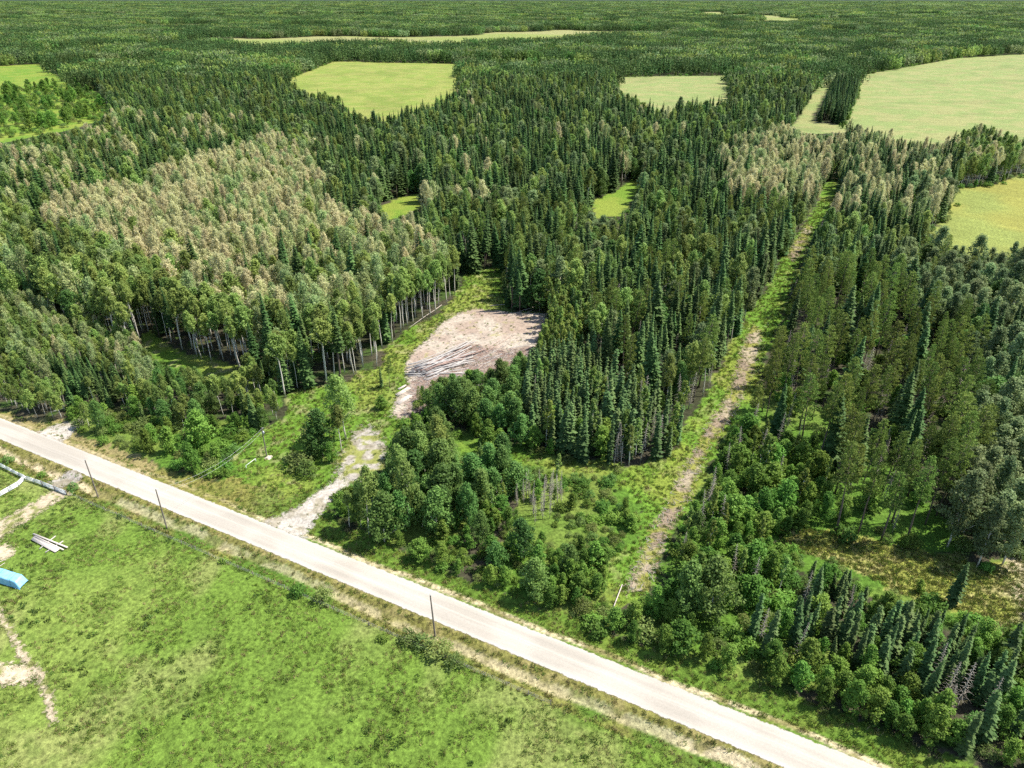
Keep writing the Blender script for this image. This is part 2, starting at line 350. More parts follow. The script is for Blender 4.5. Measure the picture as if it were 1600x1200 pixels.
def shrub(seed, h, R, nclump, nleaf, size, brush=0.2):
    rng = np.random.default_rng(seed); tr = Soup(); C = []; O = []
    for i in range(nclump):
        a = i * 2.39996 + rng.uniform(-.4, .4); f = ((i + .5) / nclump) ** .5 * rng.uniform(.8, 1.1); r = R * f
        z = h * math.sqrt(max(0.03, 1 - min(1, f) ** 2)) * rng.uniform(.45, .95) + .12
        C.append([math.cos(a) * r, math.sin(a) * r, z]); O.append([math.cos(a) * f, math.sin(a) * f, .8])
    C = np.array(C); O = np.array(O)
    for c in C[::3]: tr.tube([[c[0] * .12, c[1] * .12, 0], [c[0] * .5, c[1] * .5, c[2] * .6], c], [.035, .025, .01], 4)
    cs = .38 * min(R, h); n = nleaf; cen = np.repeat(C, n, 0); out = np.repeat(O, n, 0)
    off = unit(rng.normal(size=(len(cen), 3))) * (rng.random((len(cen), 1)) ** .5) * cs; pos = cen + off; pos[:, 2] = np.maximum(pos[:, 2], .05)
    cr = Soup(); nb = int(len(pos) * brush); idx = rng.permutation(len(pos)); bi, li = idx[:nb], idx[nb:]
    cr.quads(leaf_quads(rng, pos[li], size, .5, unit(out[li] * .6 + off[li] / cs)))
    if nb: cr.quads(leaf_quads(rng, pos[bi], size * 1.2, .1, out[bi], 1.9, unit(out[bi] * [.6, .6, 0] + [0, 0, 1.])))
    return tr, cr

def snag(seed, h):
    rng = np.random.default_rng(seed); ax = bent_axis(rng, h, 0.03); tr = Soup(); tr.tube(on_axis(ax, np.linspace(0, h, 7)), np.linspace(.010 * h + .02, .015, 7))
    cr = Soup()
    for i in range(64):
        f = .18 + .8 * (i + rng.random()) / 64; a = i * 2.4; L = 1.5 * (1 - f) ** .7 * rng.uniform(.5, 1.2) + .15; p0 = on_axis(ax, np.array([h * f]))[0]
        e = p0 + np.array([math.cos(a) * L, math.sin(a) * L, -L * rng.uniform(0, .5)]); cr.tube([p0, (p0 + e) / 2 + [0, 0, .05], e], [.04, .03, .012], 4)
    return tr, cr

# prototypes: kind -> list of dicts(trunk mesh, crown mesh, joined mesh, height, crown radius)
PROTO = {}
def proto(kind, pairs, hs, rs, bark, leaf, crown_name='crown'):
    L = PROTO.setdefault(kind, [])
    for (tr, cr), h, r in zip(pairs, hs, rs):
        i = len(L); leafm = M[leaf[i % len(leaf)]] if isinstance(leaf, (list, tuple)) else M[leaf]
        tm = tr.mesh(f'{kind}_trunk', M[bark], True); cm = cr.mesh(f'{kind}_{crown_name}', leafm)
        V1, Q1 = tr.arr(); V2, Q2 = cr.arr()
        jm = make_mesh(kind, np.vstack([V1, V2]), np.vstack([Q1, Q2 + len(V1)]), [M[bark], leafm], np.r_[np.zeros(len(Q1)), np.ones(len(Q2))])
        L.append(dict(trunk=tm, crown=cm, joined=jm, h=h, r=r, cname=crown_name))
U = RNG.uniform
hs = [22, 25, 19, 23, 16, 24]; rs = [3.3, 3.6, 3.1, 2.6, 3.0, 2.6]
proto('spruce_tree', [spruce(100 + i, h, r, clear=[.05, .1, .04, .36, .03, .45][i], per=11, power=.78, ragged=.36, dz=.52) for i, (h, r) in enumerate(zip(hs, rs))], hs, rs, 'bark', 'spruce')
hs = [12, 14, 10, 13, 11]; rs = [1.35, 1.4, 1.25, 1.15, 1.5]
proto('black_spruce_tree', [spruce(200 + i, h, r, clear=.05, power=.6, dz=.42, per=7, ragged=.5, droop=.6, club=[.4, 0, .5, .35, 0][i]) for i, (h, r) in enumerate(zip(hs, rs))], hs, rs, 'bark', 'bspruce')
hs = [21, 23, 19, 20]; rs = [2.8, 2.4, 3.0, 2.3]
proto('pine_tree', [pine(300 + i, h, r, clear=[.42, .5, .35, .45][i], nb=66) for i, (h, r) in enumerate(zip(hs, rs))], hs, rs, 'bark', 'pine')
hs = [19, 20, 17, 22, 18, 15]; rs = [2.9, 2.6, 3.1, 2.5, 3.3, 2.7]
proto('aspen_tree', [broadleaf(400 + i, h, r, [.45, .58, .40, .66, .35, .42][i], 62, 34, .38, brush=.25, flat=1.25) for i, (h, r) in enumerate(zip(hs, rs))], hs, rs, 'palebark', 'aspen')
hs = [13, 14.5, 12, 15]; rs = [3.6, 3.3, 3.7, 3.4]
proto('poplar_tree', [broadleaf(500 + i, h, r, [.08, .12, .06, .14][i], 120, 34, .36, brush=.15, flat=1.0, topheavy=1.2) for i, (h, r) in enumerate(zip(hs, rs))], hs, rs, 'palebark', 'poplar')
hs = [19, 17, 20, 18]; rs = [3.5, 3.3, 3.2, 3.7]
proto('silver_poplar_tree', [broadleaf(600 + i, h, r, .2, 90, 38, .38, brush=.1) for i, (h, r) in enumerate(zip(hs, rs))], hs, rs, 'palebark', 'silver')
hs = [19, 20, 18, 21, 17, 19]; rs = [2.9, 2.7, 3.0, 2.7, 3.1, 2.8]
proto('faded_aspen_tree', [broadleaf(700 + i, h, r, [.4, .48, .35, .5, .35, .42][i], 58, 28, .36, brush=.7, flat=1.5, limbs=20) for i, (h, r) in enumerate(zip(hs, rs))], hs, rs, 'palebark', ['faded', 'faded', 'fadedgreen', 'faded', 'fadedgreen', 'faded'])
hs = [11, 12, 10, 13]; rs = [1.25, 1.15, 1.3, 1.2]
proto('birch_tree', [broadleaf(800 + i, h, r, .38, 30, 30, .28, brush=.3, flat=1.3) for i, (h, r) in enumerate(zip(hs, rs))], hs, rs, 'palebark', ['birch', 'aspen', 'birch', 'lime'])
hs = [7, 8, 6, 7.5, 9]; rs = [2.3, 2.2, 2.4, 2.0, 2.5]
proto('alder_tree', [broadleaf(900 + i, h, r, .08, 74, 32, .28, brush=.1, topheavy=1.0) for i, (h, r) in enumerate(zip(hs, rs))], hs, rs, 'bark', 'alder')
hs = [2.6, 2.2, 3.2, 2.8, 1.8]; rs = [1.9, 1.6, 2.0, 1.7, 1.5]
proto('shrub', [shrub(1000 + i, h, r, 22, 26, .24) for i, (h, r) in enumerate(zip(hs, rs))], hs, rs, 'bark', ['willow', 'alder', 'willow', 'poplar', 'alder'], 'foliage')
hs = [12, 10, 14]; rs = [1.2, 1.2, 1.2]
proto('dead_tree', [snag(1100 + i, h) for i, h in enumerate(hs)], hs, rs, 'deadbark', ['deadbark'], 'branches') if False else None
M['deadtwig'] = M['deadbark']; proto('dead_tree', [snag(1100 + i, h) for i, h in enumerate(hs)], hs, rs, 'deadbark', 'deadtwig', 'twigs')

# ------------------------------------------------------------------ ground
def attr_col_mat(name, rough=0.95, fine=0.55, fscale=1.6, alpha=False, bump=0.6, bdist=0.25, streak=None):
    """colour of the place from the mesh attribute, broken up by several noises; optional ragged edge"""
    m, nt, n, l = newmat(name)
    at = N(nt, 'ShaderNodeAttribute', attribute_name='tint'); tc = N(nt, 'ShaderNodeTexCoord')
    vec = tc.outputs['Object']
    if streak:
        mr = N(nt, 'ShaderNodeMapping'); mr.inputs['Rotation'].default_value = (0, 0, -math.atan2(RU[1], RU[0])); mp = N(nt, 'ShaderNodeMapping'); mp.inputs['Scale'].default_value = streak
        l.new(vec, mr.inputs[0]); l.new(mr.outputs[0], mp.inputs[0]); vec2 = mp.outputs[0]
    else: vec2 = vec
    f1 = noise(nt, fscale, 3, 0.65, vec2); f2 = noise(nt, fscale * 6, 2, 0.6, vec)
    v = maprange(nt, f1, 0.3, 0.7, 1 - fine, 1 + fine); v2 = maprange(nt, f2, 0.3, 0.7, 1 - fine * .6, 1 + fine * .6)
    mu = N(nt, 'ShaderNodeMath', operation='MULTIPLY'); l.new(v, mu.inputs[0]); l.new(v2, mu.inputs[1])
    col = N(nt, 'ShaderNodeVectorMath', operation='SCALE'); l.new(at.outputs['Color'], col.inputs[0]); l.new(mu.outputs[0], col.inputs['Scale'])
    p = N(nt, 'ShaderNodeBsdfPrincipled'); p.inputs['Roughness'].default_value = rough; p.inputs['Specular IOR Level'].default_value = 0.1
    l.new(col.outputs[0], p.inputs['Base Color'])
    b = N(nt, 'ShaderNodeBump'); b.inputs['Strength'].default_value = bump; b.inputs['Distance'].default_value = bdist; l.new(f1, b.inputs['Height']); l.new(b.outputs[0], p.inputs['Normal'])
    o = N(nt, 'ShaderNodeOutputMaterial')
    if alpha:
        ed = N(nt, 'ShaderNodeAttribute', attribute_name='edge'); f3 = noise(nt, 0.9, 6, 0.78, vec)
        s1 = N(nt, 'ShaderNodeMath', operation='ADD'); l.new(ed.outputs['Fac'], s1.inputs[0]); l.new(maprange(nt, f3, 0.25, 0.75, -0.5, 0.5), s1.inputs[1])
        fac = maprange(nt, s1.outputs[0], 0.36, 0.64, 0, 1); tr = N(nt, 'ShaderNodeBsdfTransparent'); mx = N(nt, 'ShaderNodeMixShader')
        l.new(fac, mx.inputs[0]); l.new(tr.outputs[0], mx.inputs[1]); l.new(p.outputs[0], mx.inputs[2]); l.new(mx.outputs[0], o.inputs[0])
    else: l.new(p.outputs[0], o.inputs[0])
    return m
def set_tint(me, C, edge=None):
    a = me.attributes.new('tint', 'FLOAT_COLOR', 'POINT'); a.data.foreach_set('color', np.concatenate([C, np.ones((len(C), 1))], 1).astype(np.float32).ravel())
    if edge is not None:
        a = me.attributes.new('edge', 'FLOAT', 'POINT'); a.data.foreach_set('value', edge.astype(np.float32))
def lerp(a, b, t): return a + (b - a) * t[..., None]
def c3(*v): return np.array(v, float)

def ground_tint(X, Y):
    n1 = fbm(X / 3.0, Y / 3.0, 1); n2 = fbm(X / 14, Y / 14, 2); n3 = fbm(X / 45, Y / 45, 3)
    px, py = PX(X + (n1 - .5) * 6, Y + (fbm(X / 3, Y / 3, 9) - .5) * 6, 0)
    C = lerp(lerp(np.broadcast_to(c3(.040, .042, .022), X.shape + (3,)), c3(.062, .056, .036), sm(.45, .62, n2)), c3(.045, .080, .018), sm(.52, .68, n1))
    for P in GREEN:
        m = pip(px, py, P); C = C.copy(); C[m] = lerp(np.broadcast_to(c3(.075, .150, .020), (m.sum(), 3)), c3(.125, .175, .034), sm(.45, .68, n2[m]))
    for k, P in OPEN.items():
        m = pip(px, py, P); t = TONE[k]
        if not m.any(): continue
        a, b, c = n1[m], n2[m], n3[m]; B = lambda *v: np.broadcast_to(c3(*v), a.shape + (3,))
        if t == 'lush': col = lerp(lerp(B(.098, .180, .022), c3(.165, .210, .038), sm(.42, .62, b)), c3(.28, .25, .13), sm(.60, .74, a) * .6)
        elif t == 'cut': col = lerp(lerp(B(.105, .200, .024), c3(.165, .215, .034), sm(.45, .66, b)), c3(.24, .22, .10), sm(.64, .78, a) * .4)
        elif t == 'dry': col = lerp(lerp(B(.225, .245, .052), c3(.30, .275, .105), sm(.48, .70, a)), c3(.40, .34, .24), sm(1560, 1600, px[m]) * .8)
        elif t == 'hay': col = lerp(B(.235, .235, .055), c3(.20, .235, .060), sm(.4, .6, c)) * (0.84 + .28 * b[:, None] + .05 * np.sin((X[m] * .8 + Y[m] * .6) * .55 + b * 3)[:, None])
        elif t == 'hay2': col = lerp(B(.205, .255, .085), c3(.26, .265, .105), sm(.4, .65, b)) * (0.87 + .2 * a[:, None] + .045 * np.sin((X[m] * .45 + Y[m] * .89) * .42 + b * 3)[:, None] - .10 * sm(.58, .70, c)[:, None])
        elif t == 'bright': col = lerp(B(.125, .215, .026), c3(.185, .235, .038), sm(.4, .6, b))
        elif t == 'lime': col = lerp(B(.185, .240, .048), c3(.235, .255, .066), sm(.4, .6, b)) * (.9 + .2 * a[:, None] - .12 * sm(.55, .7, c)[:, None])
        else:
            X_, Y_ = X[m], Y[m]; d = road_d(X_, Y_); s = road_s(X_, Y_)
            field = lerp(lerp(B(.112, .182, .028), c3(.152, .210, .042), sm(.4, .6, c)), c3(.225, .225, .085), sm(.54, .74, b) * .5)
            field = lerp(field, c3(.075, .125, .020), sm(.58, .70, a) * .4)
            dd = d + (b - .5) * 3.0
            lush_r = sm(75, 100, s + (b - .5) * 20)                       # further along the road the verge turns lush
            verge = lerp(B(.175, .165, .045), c3(.23, .195, .085), sm(.45, .6, b)); verge = lerp(verge, c3(.090, .155, .022), lush_r); verge = lerp(verge, c3(.13, .165, .03), sm(.55, .7, a) * .5)
            straw = lerp(B(.48, .40, .26), c3(.21, .18, .08), sm(.48, .68, a))
            olive = lerp(B(.155, .150, .042), c3(.21, .185, .07), sm(.5, .7, a))
            col = field
            col = np.where((d > -9.5)[:, None], lerp(B(.075, .140, .020), c3(.15, .155, .04), sm(.45, .6, b)), col)
            w = sm(-7.2, -6.7, dd) * (1 - sm(-5.3, -4.8, dd)) * (.55 + .45 * sm(.35, .6, c)); col = lerp(col, np.where(True, straw, straw), w * .9)
            col = np.where((dd > -5.0)[:, None], olive, col)
            col = np.where((d > 0)[:, None], verge, col)
            w = sm(3.6, 4.0, dd) * (1 - sm(5.0, 5.6, dd)) * (d > 0); col = lerp(col, straw, w * (.35 + .5 * lush_r))
        C = C.copy(); C[m] = col
    ff = far_field(X, Y) & ~open_mask(px, py)
    C[ff] = lerp(np.broadcast_to(c3(.20, .24, .065), (ff.sum(), 3)), c3(.25, .25, .10), sm(.4, .6, fbm(X[ff] / 400, Y[ff] / 300, 33, 2)))
    C = np.where((Y > 7000)[:, None], c3(.030, .048, .028), C * .86)
    return C

def fan_grid():
    ys = 24 * np.exp(np.arange(0, 1130) * 0.0056); ys = ys[ys < 14000]; ys = np.r_[ys, 17000, 22000, 30000, 60000]
    s = np.linspace(-1.25, 1.25, 560); Y, S = np.meshgrid(ys, s, indexing='ij'); X = S * (Y + 25)
    return X, Y
GX, GY = fan_grid(); GZ = ground_z(GX, GY); GZ = GZ + (fbm(GX / 1.6, GY / 1.6, 44) - .5) * .35 * sm(6, 10, np.abs(road_d(GX, GY)))
nr, nc = GX.shape; ii = np.arange(nr * nc).reshape(nr, nc)
Q = np.stack([ii[:-1, :-1], ii[:-1, 1:], ii[1:, 1:], ii[1:, :-1]], -1).reshape(-1, 4)
gm = make_mesh('ground', np.stack([GX, GY, GZ], -1).reshape(-1, 3), Q, attr_col_mat('ground_cover', fine=.5, fscale=1.3, bump=.8, bdist=.3), smooth=True)
set_tint(gm, ground_tint(GX.ravel(), GY.ravel()))
def structure(name, me):
    o = bpy.data.objects.new(name, me); COL.objects.link(o); o['kind'] = 'structure'; return o
structure('ground', gm)

def sheet(name, polys, tintf, mat, res=0.5, soft=1.6, lift=0.05, world=False):
    """a thin layer of gravel or soil lying on the ground inside the polygon(s), its edge ragged"""
    W = [np.array(p if world else [G(*q) for q in p]) for p in polys]
    lo = np.min([w.min(0) for w in W], 0) - 2; hi = np.max([w.max(0) for w in W], 0) + 2
    xs = np.arange(lo[0], hi[0], res); ys = np.arange(lo[1], hi[1], res); X, Y = np.meshgrid(xs, ys)
    D = np.max([sdist(X.ravel(), Y.ravel(), w) for w in W], 0).reshape(X.shape); keep = D > -soft
    cell = keep[:-1, :-1] & keep[1:, :-1] & keep[:-1, 1:] & keep[1:, 1:]
    idx = np.arange(X.size).reshape(X.shape); q = np.stack([idx[:-1, :-1], idx[:-1, 1:], idx[1:, 1:], idx[1:, :-1]], -1)[cell]
    used, inv = np.unique(q, return_inverse=True); x = X.ravel()[used]; y = Y.ravel()[used]; d = D.ravel()[used]
    z = ground_z(x, y) + lift + (fbm(x / 1.5, y / 1.5, 71) - .5) * .1 * (lift > .1) + .14 * (np.abs(road_d(x, y)) > 6)
    me = make_mesh(name, np.stack([x, y, z], -1), inv.reshape(-1, 4), mat, smooth=True)
    set_tint(me, tintf(x, y), np.clip(.5 + d / soft / 2, 0, 1)); return structure(name, me)
m_soil = attr_col_mat('bare_soil', fine=.30, fscale=1.1, alpha=True, bump=.5, bdist=.12)
m_gravel = attr_col_mat('gravel', fine=.10, fscale=.5, alpha=True, bump=.15, bdist=.05, streak=(.05, 1.6, 1))
m_rough = attr_col_mat('rough_gravel', fine=.30, fscale=1.6, alpha=True, bump=.5, bdist=.1)
def t_road(x, y):
    d = road_d(x, y); n = fbm(x / 9, y / 9, 21); wt = sm(.55, .15, np.abs(np.abs(d + (n - .5) * .8) - 1.35))
    C = lerp(np.broadcast_to(c3(.372, .342, .294), x.shape + (3,)), c3(.322, .294, .250), sm(.35, .65, n))
    C = lerp(C, c3(.28, .255, .215), wt * .22)
    return lerp(C, c3(.41, .38, .335), np.clip(sm(2.3, 3.2, np.abs(d)) * .7 + sm(.25, .0, np.abs(np.abs(d + (n - .5) * .5) - .35)) * .45, 0, 1))
L0, L1 = -260, 260
road_poly = [RA + RU * L0 + RN * RHW, RA + RU * L1 + RN * RHW, RA + RU * L1 - RN * RHW, RA + RU * L0 - RN * RHW]
def ribbon():
    s = np.arange(L0, L1, 1.0); d = np.r_[np.linspace(-RHW - .5, -RHW + .4, 6), np.linspace(-2.5, 2.5, 17), np.linspace(RHW - .4, RHW + .5, 6)]; S, D = np.meshgrid(s, d, indexing='ij')
    X = RA[0] + RU[0] * S + RN[0] * D; Y = RA[1] + RU[1] * S + RN[1] * D; Z = .36 + .06 * (1 - (D / RHW) ** 2)
    k = np.arange(X.size).reshape(X.shape); q = np.stack([k[:-1, :-1], k[1:, :-1], k[1:, 1:], k[:-1, 1:]], -1).reshape(-1, 4)
    me = make_mesh('gravel_road', np.stack([X, Y, Z], -1).reshape(-1, 3), q, m_gravel, smooth=True)
    set_tint(me, t_road(X.ravel(), Y.ravel()), np.clip(.5 + (RHW - np.abs(D.ravel())) / .7, -1, 2)); structure('gravel_road', me)
ribbon()
def t_pale(x, y): return lerp(np.broadcast_to(c3(.36, .330, .285), x.shape + (3,)), c3(.25, .222, .165), sm(.45, .7, fbm(x / 2, y / 2, 23)))
DRIVE = [(410, 814), (465, 795), (487, 777), (520, 755), (535, 735), (537, 708), (548, 692), (560, 674), (580, 670), (592, 682), (600, 705), (600, 738), (575, 750), (545, 767), (512, 788), (490, 815), (474, 842), (440, 836)]
sheet('driveway', [[(410, 814), (465, 795), (487, 777), (520, 755), (532, 742), (548, 752), (545, 767), (512, 788), (490, 815), (474, 842), (440, 836)]], t_pale, m_rough, .5, 1.8)
sheet('driveway_head', [[(528, 750), (537, 708), (548, 692), (560, 674), (580, 668), (592, 682), (600, 705), (600, 738), (575, 750), (548, 757)]], lambda x, y: lerp(t_pale(x, y) * .86, c3(.19, .20, .06), sm(.50, .62, fbm(x / 2.2, y / 2.2, 26))), m_soil, .5, 4.5)
sheet('field_entrance', [[(56, 676), (72, 668), (100, 660), (126, 655), (132, 663), (108, 680), (96, 692), (76, 688)]], t_pale, m_rough, .5, 1.4)
sheet('gate_approach', [[(104, 738), (122, 734), (130, 748), (112, 752), (92, 768), (70, 758)]], lambda x, y: t_pale(x, y) * .8, m_rough, .4, 1.4)
CLEAR = [(690, 506), (720, 490), (745, 484), (800, 490), (855, 492), (845, 520), (832, 550), (800, 575), (760, 592), (720, 605), (685, 622), (660, 642), (628, 660), (614, 652), (618, 630), (640, 603), (634, 575), (645, 552), (672, 528)]
BROWN = [(648, 572), (700, 552), (740, 540), (780, 548), (840, 545), (800, 590), (740, 610), (660, 640), (630, 650), (640, 610)]
def t_clear(x, y):
    n1 = fbm(x / 2.2, y / 2.2, 24); n2 = fbm(x / 9, y / 9, 25); px, py = PX(x + (n1 - .5) * 8, y + (n2 - .5) * 8, 0)
    C = lerp(lerp(np.broadcast_to(c3(.335, .288, .232), x.shape + (3,)), c3(.275, .215, .170), sm(.45, .65, n2)), c3(.25, .23, .10), sm(.66, .78, n1) * .7)
    return lerp(C, lerp(np.broadcast_to(c3(.175, .120, .095), x.shape + (3,)), c3(.25, .205, .165), sm(.5, .65, n1)), pip(px, py, BROWN) * .9)
sheet('dirt_clearing', [CLEAR], t_clear, m_soil, .5, 2.5)
TRACK = [(975, 922), (990, 886), (1005, 850), (1030, 800), (1045, 775), (1060, 740), (1085, 702), (1100, 667), (1115, 650), (1133, 618), (1140, 590), (1150, 560), (1165, 530), (1180, 503), (1200, 505), (1190, 550), (1180, 585), (1166, 612), (1150, 650), (1122, 684), (1106, 708), (1092, 748), (1077, 784), (1048, 832), (1032, 872), (1012, 925)]
def t_track(x, y):
    n = fbm(x / 3, y / 3, 27); return lerp(lerp(np.broadcast_to(c3(.205, .160, .112), x.shape + (3,)), c3(.285, .240, .165), sm(.4, .6, fbm(x / 8, y / 8, 28))), c3(.185, .190, .045), sm(.46, .60, n))
TRW = np.array([G(*q) for q in TRACK]); nh = len(TRACK) // 2; TRW = np.vstack([TRW[:nh] * .80 + TRW[::-1][:nh] * .20, TRW[nh:] * .80 + TRW[::-1][nh:] * .20])
sheet('cut_line_track', [TRW], t_track, m_soil, .5, 3.2, world=True)
sheet('upper_track', [[(1232, 398), (1240, 382), (1262, 352), (1268, 356), (1254, 388), (1240, 408)]], t_track, m_soil, .8, 4.0)
def t_farm(x, y): return lerp(np.broadcast_to(c3(.36, .30, .21), x.shape + (3,)), c3(.17, .18, .06), sm(.5, .68, fbm(x / 1.6, y / 1.6, 29)))
sheet('farm_track', [[(88, 764), (106, 773), (64, 800), (0, 842), (-60, 880), (-60, 850), (0, 815), (50, 788)]], t_farm, m_soil, .35, 2.2)
def strip(pts, w):
    P = np.array([G(*p) for p in pts]); t = np.gradient(P, axis=0); t = unit(t); n = np.stack([-t[:, 1], t[:, 0]], 1); return np.vstack([P + n * w, (P - n * w)[::-1]])
sheet('foot_track', [strip([(-30, 930), (-4, 955), (15, 985), (35, 1022), (62, 1055), (75, 1085), (80, 1130)], .45)], t_farm, m_soil, .3, 1.4, world=True)
sheet('worn_patch', [[(-40, 850), (0, 850), (22, 858), (20, 868), (0, 874), (-40, 880)], [(-40, 1038), (15, 1036), (48, 1040), (58, 1058), (36, 1066), (-40, 1066)]], lambda x, y: t_farm(x, y) * 1.15, m_soil, .35, 2.0)

# ------------------------------------------------------------------ the forest: which kinds stand where (photo pixels of the crowns)
SPEC = {  # kind: (category, adjective noun, min height, max height)
 'spruce_tree': ('spruce', 'dark green spruce', 14, 27), 'black_spruce_tree': ('spruce', 'slender ragged spruce', 9, 16), 'pine_tree': ('pine', 'olive green pine', 17, 25),
 'aspen_tree': ('aspen', 'green pale-trunked aspen', 15, 23), 'poplar_tree': ('poplar', 'dark leafy poplar', 11, 18), 'silver_poplar_tree': ('poplar', 'grey-green round poplar', 14, 22),
 'faded_aspen_tree': ('aspen', 'straw-coloured aspen', 16, 23), 'birch_tree': ('birch', 'thin yellow-green birch', 9, 15), 'alder_tree': ('alder', 'bright green bushy alder', 5, 10.5), 'shrub': ('shrub', 'leafy green shrub', 1.2, 3.4), 'dead_tree': ('dead tree', 'bare grey dead tree', 8, 14)}
A_ = dict
